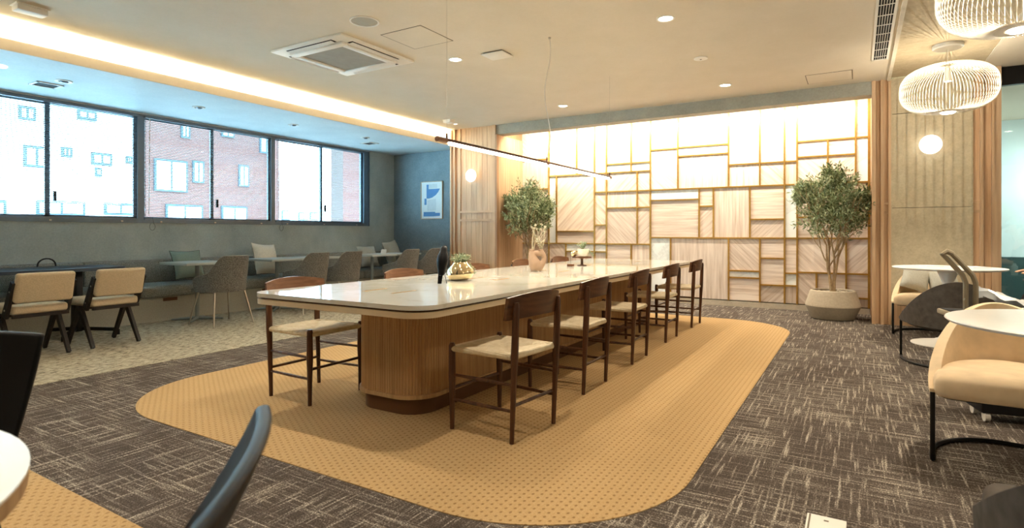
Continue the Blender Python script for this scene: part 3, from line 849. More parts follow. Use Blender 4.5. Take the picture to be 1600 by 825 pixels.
# cord seat chairs
def cord_chair(lb, loc, rz, back='walnut_h'):
    d = thing('dining_chair', lb, 'chair', loc, rz, 'walnut chairs around the long table')
    fx, fy, bxx, byy = .212, .195, .197, -.205

    def leg(x, y, h, splay):
        pts = []; rs = []
        for f, r in ((0, .0125), (.15, .0135), (.42, .0165), (.62, .0205), (.85, .019), (.97, .018), (1, .013)):
            pts.append((x + splay[0] * f, y + splay[1] * f, h * f)); rs.append(r)
        return MB().tube(pts, rs, 10)
    for s in (-1, 1):
        leg(s * fx, fy, .475, (0, 0)).build('leg', 'walnut', d); leg(s * bxx, byy, .725, (0, -.03)).build('leg', 'walnut', d)
        for z in (.165, .30):
            MB().tube([(s * fx, fy, z), (s * (fx + bxx) / 2, 0, z), (s * bxx, byy, z)], [.008, .0105, .008], 8).build('stretcher', 'walnut', d)
    MB().tube([(-fx, fy, .225), (fx, fy, .225)], .0095, 8).build('stretcher', 'walnut', d)
    MB().tube([(-bxx, byy, .19), (bxx, byy, .19)], .0095, 8).build('stretcher', 'walnut', d)

    # seat: four wrapped rails and a woven field sinking along the diagonals
    def surf(u, v_):
        x = (u * 2 - 1); y = (v_ * 2 - 1)
        wx = .205 + .012 * y; yy = -.005 + y * .200
        dip = .014 * (1 - max(abs(x), abs(y))) + .006 * (abs(abs(x) - abs(y)) < .12)
        edge = .012 * max(0, (max(abs(x), abs(y)) - .9) / .1) ** 2
        return (x * wx, yy, .458 - dip - edge)
    seat = MB().grid(surf, 25, 25)

    def under(u, v_):
        p = surf(1 - u, v_); return (p[0], p[1], .43)
    seat.grid(under, 9, 9)
    so = seat.build('seat', 'cord', d, 40)
    rl = MB()
    rl.tube([(-fx, fy, .443), (fx, fy, .443)], .0175, 10); rl.tube([(-bxx, byy, .443), (bxx, byy, .443)], .0175, 10)
    for s in (-1, 1): rl.tube([(s * fx, fy, .443), (s * bxx, byy, .443)], .0165, 10)
    rl.build('seat_rail', 'cord', so)

    def board(off):
        def fn(u, v_):
            x = (u * 2 - 1) * .238; yb = byy - .016 - .055 * (1 - (u * 2 - 1) ** 2) + .022
            top = .775 - .026 * (u * 2 - 1) ** 2; bot = .632 + .012 * (1 - (u * 2 - 1) ** 2)
            z = bot + (top - bot) * v_
            return (x, yb + off - .018 * v_, z)
        return fn
    b = MB().grid(board(.018), 15, 5); b2 = board(.0); o0 = len(b.v)
    b.grid(lambda u, v_: b2(1 - u, v_), 15, 5)
    A = lambda i, j: j * 15 + i; B = lambda i, j: o0 + j * 15 + (14 - i)
    for i in range(14):
        b.f += [(A(i, 4), A(i + 1, 4), B(i + 1, 4), B(i, 4)), (A(i + 1, 0), A(i, 0), B(i, 0), B(i + 1, 0))]
    for j in range(4):
        b.f += [(A(0, j), A(0, j + 1), B(0, j + 1), B(0, j)), (A(14, j + 1), A(14, j), B(14, j), B(14, j + 1))]
    b.build('backrest', back, d, 50)
    return d


ordn = ['nearest', 'second', 'third', 'fourth', 'farthest']
for k, (x, y, rz) in enumerate(((-1.700, 2.72, PI / 2 - .10), (-1.775, 3.715, PI / 2), (-1.795, 4.72, PI / 2 + .02), (-1.825, 5.80, PI / 2), (-1.825, 6.83, PI / 2))):
    if k == 0: c1 = cord_chair('nearest dark walnut cord-seat chair on the right side of the long table', (x, y, .005), rz)
    else: dup(c1, '%s dark walnut cord-seat chair along the right side of the long table' % ordn[k], (x, y, .005), rz)
c2 = cord_chair('nearest walnut cord-seat chair on the window side, legs visible left of the table base', (-3.125, 2.615, .005), -PI / 2, 'walnut_light')
for k, (x, y) in enumerate(((-3.13, 3.73), (-3.10, 4.76), (-3.15, 5.80), (-3.15, 6.78))):
    dup(c2, '%s walnut chair on the window side of the long table, only its curved back showing' % ordn[k + 1], (x, y, .005), -PI / 2)

# ------------------------------------------------------------------ things on the table
TZ = .731
b = thing('bird_sculpture', 'black lacquered bird figure on two thin wire legs on the table', 'sculpture', (-2.492, 3.183, TZ), math.radians(20))
prof = [(.001, .055), (.02, .06), (.026, .09), (.036, .13), (.040, .165), (.036, .195), (.026, .218), (.024, .235), (.022, .25), (.014, .262), (.001, .266)]
m = MB().lathe(prof, n=24)
m.v = [(x, y * 1.15 + (.0 if z > .2 else (.2 - z) * -.28) + max(0, z - .2) * .5, z) for x, y, z in m.v]
m.build('body', 'black_plastic', b)
m = MB().add([(-.018, -.045, .09), (.018, -.045, .09), (.014, -.075, .004), (-.014, -.075, .004), (-.016, -.030, .09), (.016, -.030, .09), (.012, -.066, .004), (-.012, -.066, .004)],
             [(0, 1, 2, 3), (7, 6, 5, 4), (0, 4, 5, 1), (1, 5, 6, 2), (2, 6, 7, 3), (3, 7, 4, 0)]); m.build('tail', 'black_plastic', b)
m = MB().tube([(0, .05, .238), (0, .085, .23)], [.010, .001], 8); m.build('beak', 'black_plastic', b)
for s in (-1, 1): MB().tube([(s * .016, -.01, .075), (s * .028, .0, .0)], .0022, 6).build('leg', 'black_metal', b)


def sprigs(m, c, n, h, spread, leaf, seed, droop=0):
    R = random.Random(seed)
    for _ in range(n):
        a = R.uniform(0, 2 * PI); s = R.uniform(.2, 1) * spread; hh = h * R.uniform(.5, 1)
        p = [Vector(c) + Vector((math.cos(a) * s * f, math.sin(a) * s * f, hh * f - droop * f * f * s)) for f in (0, .35, .7, 1)]
        m.tube(p, .0011, 4)
        for k in range(10):
            f = R.uniform(.25, 1); q = p[0].lerp(p[3], f) + Vector((0, 0, .1 * hh * math.sin(PI * f)))
            d_ = Vector((R.uniform(-1, 1), R.uniform(-1, 1), R.uniform(-.3, 1))).normalized(); w_ = d_.cross(Vector((R.uniform(-1, 1), R.uniform(-1, 1), R.uniform(-1, 1)))).normalized()
            m.add([q, q + d_ * leaf * .5 + w_ * leaf * .2, q + d_ * leaf, q + d_ * leaf * .5 - w_ * leaf * .2], [(0, 1, 2, 3)])


v_ = thing('gold_vase', 'squat mirrored gold glass vase with trailing air plant beside the bird', 'vase', (-2.545, 3.46, TZ))
m = MB().lathe([(.055, .001), (.085, .012), (.103, .045), (.098, .075), (.075, .105), (.055, .125), (.05, .135), (.044, .133), (.05, .12)], n=40)
m.v = [(x, y, z + x * .08) for x, y, z in m.v]; m.v = [(x, y, max(z, .0)) for x, y, z in m.v]
m.build('body', 'gold', v_)
m = MB(); sprigs(m, (0, 0, .11), 60, .09, .085, .02, 3); sprigs(m, (.04, .04, .12), 20, .02, .10, .016, 4, 1.0); m.build('air_plant', 'sprig', v_, 0, kind='stuff')

v_ = thing('ring_vase', 'matte tan ceramic vase with a round hole holding dried stems', 'vase', (-2.54, 4.638, TZ), YAW)
body = MB()
body.tube([(0, 0, .012), (-.004, 0, .03), (-.018, 0, .075), (-.036, 0, .12), (-.042, 0, .16), (-.042, 0, .185)], [.048, .056, .057, .042, .032, .026], 24)
body.tube([(.004, 0, .02), (.03, 0, .05), (.064, 0, .088), (.074, 0, .125), (.058, 0, .16), (.04, 0, .178), (.04, 0, .19)], [.046, .040, .026, .021, .024, .028, .026], 24)
body.tube([(-.038, 0, .15), (-.01, 0, .168), (.04, 0, .165)], [.03, .024, .026], 20)
body.v = [(x, y * .85, max(z, 0)) for x, y, z in body.v]
bo = body.build('body', 'clay', v_, 60)
md = bo.modifiers.new('fuse', 'REMESH'); md.mode = 'VOXEL'; md.voxel_size = .004; md.use_smooth_shade = True
md = bo.modifiers.new('smooth', 'SMOOTH'); md.iterations = 6; md.factor = .5
for dx in (-.042, .040):
    MB().lathe([(.02, .165), (.023, .19), (.021, .202), (.016, .203), (.015, .18)], dx, 0, 0, 20).build('neck', 'clay', v_)
R = random.Random(5)
for k in range(15):
    dx = R.choice((-.042, .045)); top = Vector((R.uniform(-.07, .09), R.uniform(-.06, .06), R.uniform(.30, .44)))
    st = MB().tube([(dx, 0, .15), (dx * .8 + top.x * .3, top.y * .4, .26), tuple(top)], .0017, 5)
    s_ = st.build('dried_stem', 'dried', v_)
    hd = MB()
    for q in range(26):
        e = Vector((R.gauss(0, 1), R.gauss(0, 1), R.gauss(0, 1))).normalized(); hd.tube([top, top + e * .013], .0011, 3)
    if k < 11: hd.build('seed_head', 'dried', s_, 0)
m = MB(); sprigs(m, (.045, 0, .19), 16, .13, .06, .016, 9)
m.build('filler_sprigs', 'dried', v_, 0, kind='stuff')

st = thing('cake_stand', 'small dark wooden pedestal stand toward the far end of the table', 'stand', (-2.56, 5.70, TZ))
MB().lathe([(.05, 0), (.05, .008), (.014, .014), (.014, .075), (.03, .082), (.105, .084), (.105, .097)], n=36).build('pedestal', 'walnut_h', st)
p_ = thing('bowl_planter', 'cream ceramic pot with trailing plant on the dark pedestal stand', 'planter', (-2.545, 5.70, TZ + .0975))
MB().lathe([(.05, 0), (.058, .006), (.062, .03), (.06, .085), (.055, .085), (.054, .07)], n=32).build('pot', 'ivory_fabric', p_)
m = MB(); sprigs(m, (0, 0, .07), 26, .10, .07, .02, 11); sprigs(m, (.03, .03, .08), 12, .0, .09, .02, 12, 1.0); m.build('foliage', 'sprig', p_, 0, kind='stuff')
g_ = thing('copper_ball_holder', 'small copper ball ornament at the left rim of the pedestal stand', 'ornament', (-2.635, 5.655, TZ + .0975))
MB().ball((0, 0, .034), .034, .034, .034, 20, 12).build('ball', 'gold', g_)
MB().lathe([(.014, 0), (.018, .004), (.012, .006)], n=16).build('foot', 'brass', g_)
g_ = thing('wooden_block', 'small dark wooden block with thin rod in front of the pedestal stand', 'ornament', (-2.60, 5.50, TZ))
MB().rbox(-.035, .035, -.02, .02, 0, .024, .003).build('block', 'walnut_h', g_)
MB().tube([(-.0, 0, .024), (-.0, 0, .13)], .0015, 5).build('rod', 'black_metal', g_)


# ------------------------------------------------------------------ olive trees
def olive_tree(lb, loc, seed, rz=0, w_=.46, top=1.90, bot=.82):
    R = random.Random(seed)
    d = thing('olive_tree', lb, 'potted tree', loc, rz)
    pot = MB().lathe([(.20, 0), (.245, .01), (.31, .165), (.31, .18)], n=40, cap=True).build('pot_base', 'concrete_dark', d)
    MB().lathe([(.311, .168), (.309, .19), (.255, .355), (.235, .365), (.225, .355), (.235, .30)], n=40, cap=False).build('pot', 'concrete', d)
    MB().lathe([(.24, .325), (.001, .335)], n=24, cap=False).build('soil', 'soil', d)
    for _ in range(46):
        a = R.uniform(0, 2 * PI); r = .21 * math.sqrt(R.random()); s = R.uniform(.014, .024)
        MB().ball((r * math.cos(a), r * math.sin(a), .337), s, s * .8, s * .6, 7, 5).build('pebble', 'concrete', d)
    trunk = MB(); tips = []
    cz = (top + bot) / 2; hz = (top - bot) / 2

    def grow(p, dirv, ln, r, lvl):
        pts = [p]; q = p.copy(); dd = dirv.copy()
        for k in range(4):
            dd = (dd + Vector((R.uniform(-.16, .16), R.uniform(-.16, .16), R.uniform(-.02, .14)))).normalized(); q = q + dd * ln / 4; pts.append(q.copy())
        trunk.tube(pts, [r, r * .9, r * .78, r * .66, r * .52], 7 if lvl < 2 else 5)
        if lvl >= 1: tips.extend(pts[2:])
        if lvl < 3:
            for _ in range((3, 3, 3)[lvl]):
                a = R.uniform(0, 2 * PI); sp_ = R.uniform(.35, .8)
                nd = (dd + Vector((math.cos(a) * sp_, math.sin(a) * sp_, R.uniform(-.1, .35)))).normalized()
                grow(pts[R.choice((2, 3, 4))], nd, ln * R.uniform(.55, .8), r * .55, lvl + 1)
    for k, (a, lean) in enumerate(((.4, .02), (2.4, .05), (4.4, .06), (5.6, .16))):
        grow(Vector((.02 * math.cos(a), .02 * math.sin(a), .33)), Vector((math.cos(a) * lean, math.sin(a) * lean, 1)).normalized(), R.uniform(.55, .72), .018, 0)
    trunk.build('trunk', 'bark', d)
    lf = MB(); cnt = 0

    def leaf(q, dv):
        L = R.uniform(.045, .072); w2 = L * .14
        sd = dv.cross(Vector((R.gauss(0, 1), R.gauss(0, 1), R.gauss(0, 1)))).normalized(); up = dv.cross(sd)
        mid = q + dv * L * .5 + up * L * .07
        lf.add([q, mid + sd * w2, q + dv * L, mid - sd * w2], [(0, 1, 2, 3)])
    lobes = [(Vector((0, 0, cz + .12)), .33, .5), (Vector((-.2, 0, cz + .08)), .24, .34), (Vector((.2, 0, cz - .02)), .25, .34), (Vector((0, .2, cz)), .25, .36), (Vector((.0, -.2, cz)), .24, .36),
             (Vector((.02, 0, top - .2)), .15, .2), (Vector((.30, .0, cz + .1)), .14, .12), (Vector((-.3, .0, cz + .2)), .12, .12)]
    while cnt < 900:
        c_, rr, hh = R.choice(lobes)
        e = Vector((R.gauss(0, 1), R.gauss(0, 1), R.gauss(0, 1))).normalized() * (R.random() ** .45)
        q = c_ + Vector((e.x * rr, e.y * rr, e.z * hh))
        if q.z < bot - .02 or q.z > top or (abs(q.x) > .36 and q.y > -.25): continue
        dv0 = Vector((q.x * 1.2 + R.gauss(0, .25), q.y * 1.2 + R.gauss(0, .25), .45 + R.gauss(0, .35))).normalized()
        ln = R.uniform(.09, .17)
        lf.tube([q, q + dv0 * ln], .0014, 3)
        for k in range(9):
            f = k / 9; a = R.uniform(0, 2 * PI)
            s1 = dv0.cross(Vector((math.cos(a), math.sin(a), .3))).normalized()
            leaf(q + dv0 * ln * f, (dv0 * .8 + s1 * .8).normalized())
        cnt += 1
    lf.build('foliage', 'olive', d, 0, kind='stuff')


olive_tree('potted olive tree in a two-tone stone planter before the right end of the panel wall', (-.27, 8.30, 0), 21)
olive_tree('potted olive tree behind the long table beside the left wood column', (-4.74, 8.38, 0), 33, 0)

# ------------------------------------------------------------------ window side: bench
bn = thing('banquette_bench', 'long grey tweed wall bench with upholstered back under the windows', 'bench', (-7.6, 3.5, 0))
y0, y1 = -2.6, RY - 3.5 - .005
MB().box(-.395, .29, y0, y1, .003, .30).build('plinth', M['grey_cushion'], bn, 0)
cuts = [y0, -1.62, .02, 1.85, 3.6, y1]
for a, b_ in zip(cuts[:-1], cuts[1:]):
    MB().rbox(-.30, .36, a + .004, b_ - .004, .30, .445, .045, 4).build('seat_cushion', 'bench_tweed', bn)
    MB().rbox(-.395, -.235, a + .004 - (.35 if a > y0 else 0), b_ - .004 - (.35 if b_ < y1 else 0), .44, .735, .02, 3).build('back_cushion', 'bench_tweed', bn)
for px_ in (266, 418):
    yy = pix(px_, 466, X=-7.31).y - 3.5
    MB().box(.288, .295, yy - .085, yy + .085, .245, .285).build('socket_plate', 'brown_base', bn, 0)
b2 = thing('banquette_bench', 'short grey bench section along the slate end wall', 'bench', (-6.72, RY - .33, 0))
MB().box(-.5, .5, -.20, .32, .003, .30).build('plinth', 'grey_cushion', b2, 0)
MB().rbox(-.5, .5, -.24, .2, .30, .445, .045, 4).build('seat_cushion', 'bench_tweed', b2)
MB().rbox(-.5, .5, .17, .325, .44, .75, .02, 3).build('back_cushion', 'bench_tweed', b2)


def cushion(lb, loc, rz, tilt, s, mat, lean=0):
    d = thing('cushion', lb, 'cushion', loc, rz, 'cushions on the bench')
    n = 13

    def f(sg):
        def fn(u, v2):
            x, y = u * 2 - 1, v2 * 2 - 1
            k = (1 - abs(x) ** 3.2) * (1 - abs(y) ** 3.2)
            pin = 1 - .09 * (1 - abs(y) ** 2) * abs(x) ** 3 - .0
            pin2 = 1 - .09 * (1 - abs(x) ** 2) * abs(y) ** 3
            return (x * s * pin, sg * (.075 * max(0, k) ** .55 + .002), y * s * pin2)
        return fn
    m = MB().grid(f(-1), n, n); f2 = f(1); m.grid(lambda u, v2: f2(1 - u, v2), n, n)
    m.xf(Matrix.Translation((0, 0, s + .008)) @ Matrix.Rotation(tilt, 4, 'X') @ Matrix.Rotation(lean, 4, 'Y'))
    m.build('cover', mat, d, 60)
    pts = []
    for k in range(40):
        t_ = k / 10; i = int(t_); u = t_ - i
        x, y = [(u * 2 - 1, -1), (1, u * 2 - 1), (1 - u * 2, 1), (-1, 1 - u * 2)][i]
        pts.append((x * s * (1 - .09 * (1 - y * y) * abs(x) ** 3), 0, y * s * (1 - .09 * (1 - x * x) * abs(y) ** 3)))
    e = MB().tube(pts, .004, 5, True).xf(Matrix.Translation((0, 0, s + .008)) @ Matrix.Rotation(tilt, 4, 'X') @ Matrix.Rotation(lean, 4, 'Y'))
    e.build('piping', mat if mat != 'green_fabric' else 'black_metal', d)


def cy_at(px_): return pix(px_, 410, X=-7.62).y


zb = .455
cushion('sage green cushion with dark piping behind the first white table', (-7.66, cy_at(296), zb), PI / 2, math.radians(-22), .20, 'green_fabric')
cushion('ivory leaf cushion standing upright on the bench behind the second table', (-7.56, cy_at(411), zb), PI / 2 + .25, math.radians(-16), .235, 'ivory_fabric', .08)
cushion('pale grey cushion behind the third group of tables', (-7.62, cy_at(575), zb), PI / 2 - .1, math.radians(-24), .20, 'grey_cushion')
cushion('light grey cushion leaning in the bench corner', (-7.50, cy_at(606) + .0, zb), PI / 2 + .2, math.radians(-18), .24, 'grey_cushion', -.1)


# square cafe tables
def cafe_table(lb, loc):
    d = thing('cafe_table', lb, 'table', loc, 0, 'small square tables along the bench')
    MB().rbox(-.30, .30, -.30, .30, .695, .725, .004).build('table_top', 'pale_top', d)
    MB().tube([(0, 0, .02), (0, 0, .695)], .026, 16).build('post', 'steel_grey', d)
    for k in range(4):
        a = PI / 4 + k * PI / 2
        MB().tube([(0, 0, .03), (.29 * math.cos(a), .29 * math.sin(a), .014)], [.022, .011], 8).build('foot', 'steel_grey', d)
    MB().box(-.12, .12, -.12, .12, .685, .697).build('mount_plate', 'steel_grey', d, 0)
    return d


t1 = cafe_table('pale square pedestal table at the near end of the tweed chairs', (-7.03, 4.06, .003))
for y, lb in ((5.2, 'pale square pedestal table before the ivory cushion'), (5.82, 'pale square table joined to the one before the ivory cushion'),
              (7.05, 'pale square table near the corner with a white card'), (7.67, 'pale square table closest to the slate end wall')):
    dup(t1, lb, (-7.03, y, .003), 0)
d = thing('table_card', 'small white folded card on the pale table near the corner', 'card', (-7.1, pix(600, 398, X=-7.1).y, .7285), .3)
MB().add([(-.05, -.03, 0), (.05, -.03, 0), (.05, 0, .07), (-.05, 0, .07), (.05, .03, 0), (-.05, .03, 0)], [(0, 1, 2, 3), (3, 2, 4, 5), (0, 5, 4, 1)]).build('card', 'white_plastic', d, 0)


# tweed shell chairs (local: facing +y)
def shell_chair(lb, loc, rz):
    d = thing('shell_chair', lb, 'chair', loc, rz, 'grey tweed shell chairs')
    n, k = 33, 8

    def top(a):   # a in [-1,1], 0 = middle of the back
        b_ = abs(a); return .815 if b_ < .30 else .815 - .21 * (1 - math.cos(min(1, (b_ - .30) / .34) * PI)) / 2 - .05 * max(0, (b_ - .64) / .36)

    def plan(a, z, off):
        ang = a * 1.95; R0 = .275 + off
        x = math.sin(ang) * R0 * 1.0; y = -math.cos(ang) * R0 - .0
        if abs(ang) > PI / 2: x = math.copysign(R0 - (abs(ang) - PI / 2) * .02, a); y = (abs(ang) - PI / 2) * .40
        flare = (z - .44) / .37
        return x * (1 - .04 * (1 - flare)), y - .075 * max(0, -y / R0) * max(0, flare) + .0

    def side(off, flip):
        def fn(u, v2):
            uu = 1 - u if flip else u
            a = uu * 2 - 1; z = .425 + (top(a) - .425) * v2; x, y = plan(a, z, off)
            return (x, y, z)
        return fn
    m = MB().grid(side(0, False), n, k); o0 = len(m.v); m.grid(side(-.035, True), n, k)
    A = lambda i, j: j * n + i; B = lambda i, j: o0 + j * n + (n - 1 - i)
    for i in range(n - 1): m.f += [(A(i, k - 1), A(i + 1, k - 1), B(i + 1, k - 1), B(i, k - 1)), (A(i + 1, 0), A(i, 0), B(i, 0), B(i + 1, 0))]
    for j in range(k - 1): m.f += [(A(0, j), A(0, j + 1), B(0, j + 1), B(0, j)), (A(n - 1, j + 1), A(n - 1, j), B(n - 1, j), B(n - 1, j + 1))]
    sh = m.build('shell', 'tweed', d, 60)
    MB().tube([side(-.017, False)(i / (n - 1), 1) for i in range(n)], .006, 5).build('piping', 'grey_cushion', sh)
    poly = [(math.sin(a) * .262, -math.cos(a) * .262) for a in [x * PI / 16 - PI / 2 for x in range(17)]] + [(.25, .2), (.2, .235), (-.2, .235), (-.25, .2)]
    MB().prism(poly, .395, .43).build('seat_pan', 'tweed', d)
    bm = bmesh.new(); vs = [bm.verts.new((x * .86, y * .86, .43)) for x, y in poly]; f = bm.faces.new(vs); r_ = bmesh.ops.extrude_face_region(bm, geom=[f])
    for q in r_['geom']:
        if isinstance(q, bmesh.types.BMVert): q.co.z += .045
    bmesh.ops.bevel(bm, geom=[e for e in bm.edges if all(q.co.z > .46 for q in e.verts)], offset=.018, segments=2, affect='EDGES')
    MB().bm(bm).build('seat_pad', 'tweed', d)
    for sx in (-1, 1):
        for sy in (-1, 1):
            MB().tube([(sx * .185, sy * .16, .40), (sx * .25, sy * .25, .003)], [.0115, .0085], 10).build('leg', 'chrome', d)
    MB().tube([(-.185, -.16, .392), (.185, -.16, .392), (.185, .16, .392), (-.185, .16, .392)], .008, 6, True).build('under_frame', 'chrome', d)
    return d


s1 = shell_chair('grey tweed shell chair with steel legs fully visible at the first pale table', (-6.49, 4.04, .003), PI / 2)
for y, lb in ((5.26, 'second grey tweed shell chair from the left, above the white table edge'), (5.87, 'third grey tweed shell chair from the left'),
              (7.15, 'fourth grey tweed shell chair, just left of the bird'), (7.78, 'last grey tweed shell chair, partly behind the bird')):
    dup(s1, lb, (-6.49, y, .003), PI / 2)

# black table at left with cream chairs
d = thing('black_table', 'long black table with glossy top at the far left', 'table', (-7.09, 2.1, .003))
MB().prism(rrect(-.36, .36, -1.05, 1.05, .12, 8), .69, .722).build('table_top', 'dark_top', d)
for y in (.70, -.62):
    MB().rbox(-.06, .06, y - .035, y + .035, .04, .69, .01).build('post', 'black_metal', d)
    for sx, sy in ((1, 1), (-1, 1), (1, -1), (-1, -1)):
        MB().tube([(0, y, .07), (sx * .31, y + sy * .23, .055), (sx * .33, y + sy * .245, .045), (sx * .33, y + sy * .245, .0)], .02, 8).build('foot', 'black_metal', d)
d = thing('tote_bag', 'black tote bag with arched handle behind the cream chairs', 'bag', (-7.52, 2.69, .447), .2)
MB().rbox(-.06, .06, -.16, .16, 0, .27, .03, 3).build('bag_body', 'cloth_black', d)
MB().tube([(.0, -.095, .24)] + [(0, .0 + .09 * math.cos(PI - a * PI / 10), .285 + .075 * math.sin(a * PI / 10)) for a in range(11)] + [(0, .095, .24)], .008, 6).build('handle', 'cloth_black', d)


def compass_chair(lb, loc, rz):
    d = thing('lounge_dining_chair', lb, 'chair', loc, rz, 'cream chairs with black compass legs')
    MB().rbox(-.205, .205, -.22, .26, .375, .455, .03, 4).build('seat', 'cream_fabric', d)
    bm_ = MB().rbox(-.215, .215, -.03, .03, -.13, .13, .025, 4)
    bm_.v = [(x, y - .03 * (1 - (x / .215) ** 2), z) for x, y, z in bm_.v]
    bm_.xf(Matrix.Translation((0, -.275, .61)) @ Matrix.Rotation(math.radians(14), 4, 'X')).build('backrest', 'cream_fabric', d, 40)
    for s in (-1, 1):
        def bar(p, q, w0, w1, nm):
            p, q = Vector(p), Vector(q); a = Vector((0, 0, 0)); dr = (q - p).normalized(); u = Vector((0, dr.z, -dr.y)); X_ = Vector((.014, 0, 0)); vs = []
            for c_, w_ in ((p, w0), (q, w1)): vs += [c_ - X_ - u * w_, c_ + X_ - u * w_, c_ + X_ + u * w_, c_ - X_ + u * w_]
            MB().add(vs, [(3, 2, 1, 0), (4, 5, 6, 7), (0, 1, 5, 4), (1, 2, 6, 5), (2, 3, 7, 6), (3, 0, 4, 7)]).build(nm, 'black_wood', d, 0)
        x = s * .205
        bar((x, .23, .0), (x, .03, .365), .016, .028, 'leg')
        bar((x, -.22, .0), (x, .0, .365), .016, .028, 'leg')
        bar((s * .22, -.12, .36), (s * .22, -.275, .66), .034, .022, 'back_post')
        for z, y in ((.42, -.15), (.58, -.24)):
            MB().tube([(s * .232, y, z), (s * .238, y, z)], .008, 10).build('bolt', 'chrome', d)
    MB().box(-.205, .205, -.03, .03, .345, .38).build('cross_rail', 'black_wood', d, 0)
    MB().box(-.205, .205, -.225, -.195, .35, .38).build('cross_rail', 'black_wood', d, 0)
    MB().box(-.215, .215, -.235, -.21, .475, .515).build('back_rail', 'black_wood', d, 0)
    return d


q1 = compass_chair('cream upholstered chair with black splayed legs, right one at the black table', (-6.33, 2.73, .011), PI / 2 + .06)
dup(q1, 'cream upholstered chair with black splayed legs, left one at the black table', (-6.30, 2.13, .011), PI / 2 + .05)
dup(q1, 'cream upholstered chair nearer than the picture edge at the black table', (-6.30, 1.42, .011), PI / 2)

# picture on the slate wall
d = thing('framed_picture', 'framed abstract print with blue shapes on the slate wall', 'picture', (-7.016, RY - .003, 1.715))
W2, H2 = .265, .362
m = MB()
for a in (-W2, W2 - .012): m.box(a, a + .012, -.022, 0, -H2, H2)
for a in (-H2, H2 - .012): m.box(-W2, W2, -.022, 0, a, a + .012)
m.build('frame', 'oak', d, 0)
pp = MB().box(-W2 + .012, W2 - .012, -.012, 0, -H2 + .012, H2 - .012).build('print', 'art_paper', d, 0)


def shape(poly, mat): MB().prism(poly, 0, .0012).xf(Matrix.Translation((0, -.012, 0)) @ Matrix.Rotation(PI / 2, 4, 'X')).build('printed_shape', mat, pp, 0)


def U(u, v2): return (-W2 + 2 * W2 * u, H2 - 2 * H2 * v2)


shape([U(.26, .45), U(.26, .08), U(.36, .08), U(.36, .20), U(.88, .20), U(.80, .29), U(.68, .37), U(.52, .43), U(.36, .455)], 'art_blue')
shape([U(.16, .62), U(.16, .45), U(.26, .45), U(.26, .62)], 'art_blue')
shape([U(.12, .93), U(.12, .81), U(.66, .81), U(.66, .84), U(.88, .84), U(.88, .92), U(.6, .93)], 'art_blue')
shape([U(.38, .18), U(.38, .07), U(.75, .07), U(.75, .18)], 'art_grey')
shape([U(.30, .78), U(.30, .50), U(.70, .46), U(.70, .78)], 'art_grey')


# ------------------------------------------------------------------ right side: lounge chairs (local: facing +y) and tulip tables
def lounge_chair(lb, loc, rz, mat):
    d = thing('lounge_chair', lb, 'chair', loc, rz, 'curved lounge chairs on black sled frames')
    n, k = 41, 9; SX, SD, YF = .345, .60, .27

    def plan(a, off):
        sa, ca = math.sin(a), max(0, math.cos(a)); e = 1.0
        return math.copysign(abs(sa) ** e, sa) * (SX - off), YF - (ca ** e) * (SD - off), ca ** e

    def side(off, flip):
        def fn(u, v2):
            uu = 1 - u if flip else u
            x, y, fr = plan((uu * 2 - 1) * PI / 2, off)
            zt = .352 + .36 * fr ** 1.45
            z = .335 + (zt - .335) * v2; lean = (z - .34) / .39
            return (x * (1 + .03 * lean), y - .05 * lean * fr, z)
        return fn
    m = MB().grid(side(0, False), n, k); o0 = len(m.v); m.grid(side(.05, True), n, k)
    A = lambda i, j: j * n + i; B = lambda i, j: o0 + j * n + (n - 1 - i)
    for i in range(n - 1): m.f += [(A(i, k - 1), A(i + 1, k - 1), B(i + 1, k - 1), B(i, k - 1)), (A(i + 1, 0), A(i, 0), B(i, 0), B(i + 1, 0))]
    for j in range(k - 1): m.f += [(A(0, j), A(0, j + 1), B(0, j + 1), B(0, j)), (A(n - 1, j + 1), A(n - 1, j), B(n - 1, j), B(n - 1, j + 1))]
    sh = m.build('shell', mat, d, 70)
    md = sh.modifiers.new('soft', 'BEVEL'); md.width = .014; md.segments = 3; md.limit_method = 'ANGLE'
    MB().tube([(0, YF - SD - .048, .70), (0, YF - SD - .03, .58), (0, YF - SD - .006, .40)], .0025, 4).build('seam', mat, sh)
    poly = [plan(x * PI / 24 - PI / 2, .018)[:2] for x in range(0, 25)] + [(.322, .295), (.29, .315), (.15, .328), (-.15, .328), (-.29, .315), (-.322, .295)]
    rows = [(.93, .318), (.985, .328), (1.0, .352), (1.0, .378), (.985, .398), (.94, .414), (.80, .424), (.4, .430), (.02, .431)]
    np_ = len(poly); cyy = -.0
    pv = [(x * f, cyy + (y - cyy) * f, z) for f, z in rows for x, y in poly]
    pf = [(r * np_ + i, r * np_ + (i + 1) % np_, (r + 1) * np_ + (i + 1) % np_, (r + 1) * np_ + i) for r in range(len(rows) - 1) for i in range(np_)]
    MB().add(pv, pf + [tuple(range(np_ - 1, -1, -1)), tuple(range((len(rows) - 1) * np_, len(rows) * np_))]).build('seat_pad', mat, d, 60)
    MB().prism([(x * .9, y * .9) for x, y in poly], .312, .325).build('seat_base', 'black_metal', d)
    arc = [(math.sin(t_) * .33, .24 - .44 * math.cos(t_) ** .8 if math.cos(t_) > 0 else .24, .012) for t_ in [x * PI / 24 - PI / 2 for x in range(25)]]
    MB().tube([(-.30, .19, .33), (-.33, .24, .325), (-.33, .243, .30), (-.33, .243, .035)] + arc[0:] + [(.33, .243, .035), (.33, .243, .30), (.33, .24, .325), (.30, .19, .33)], .0105, 10).build('sled_frame', 'black_metal', d)
    return d


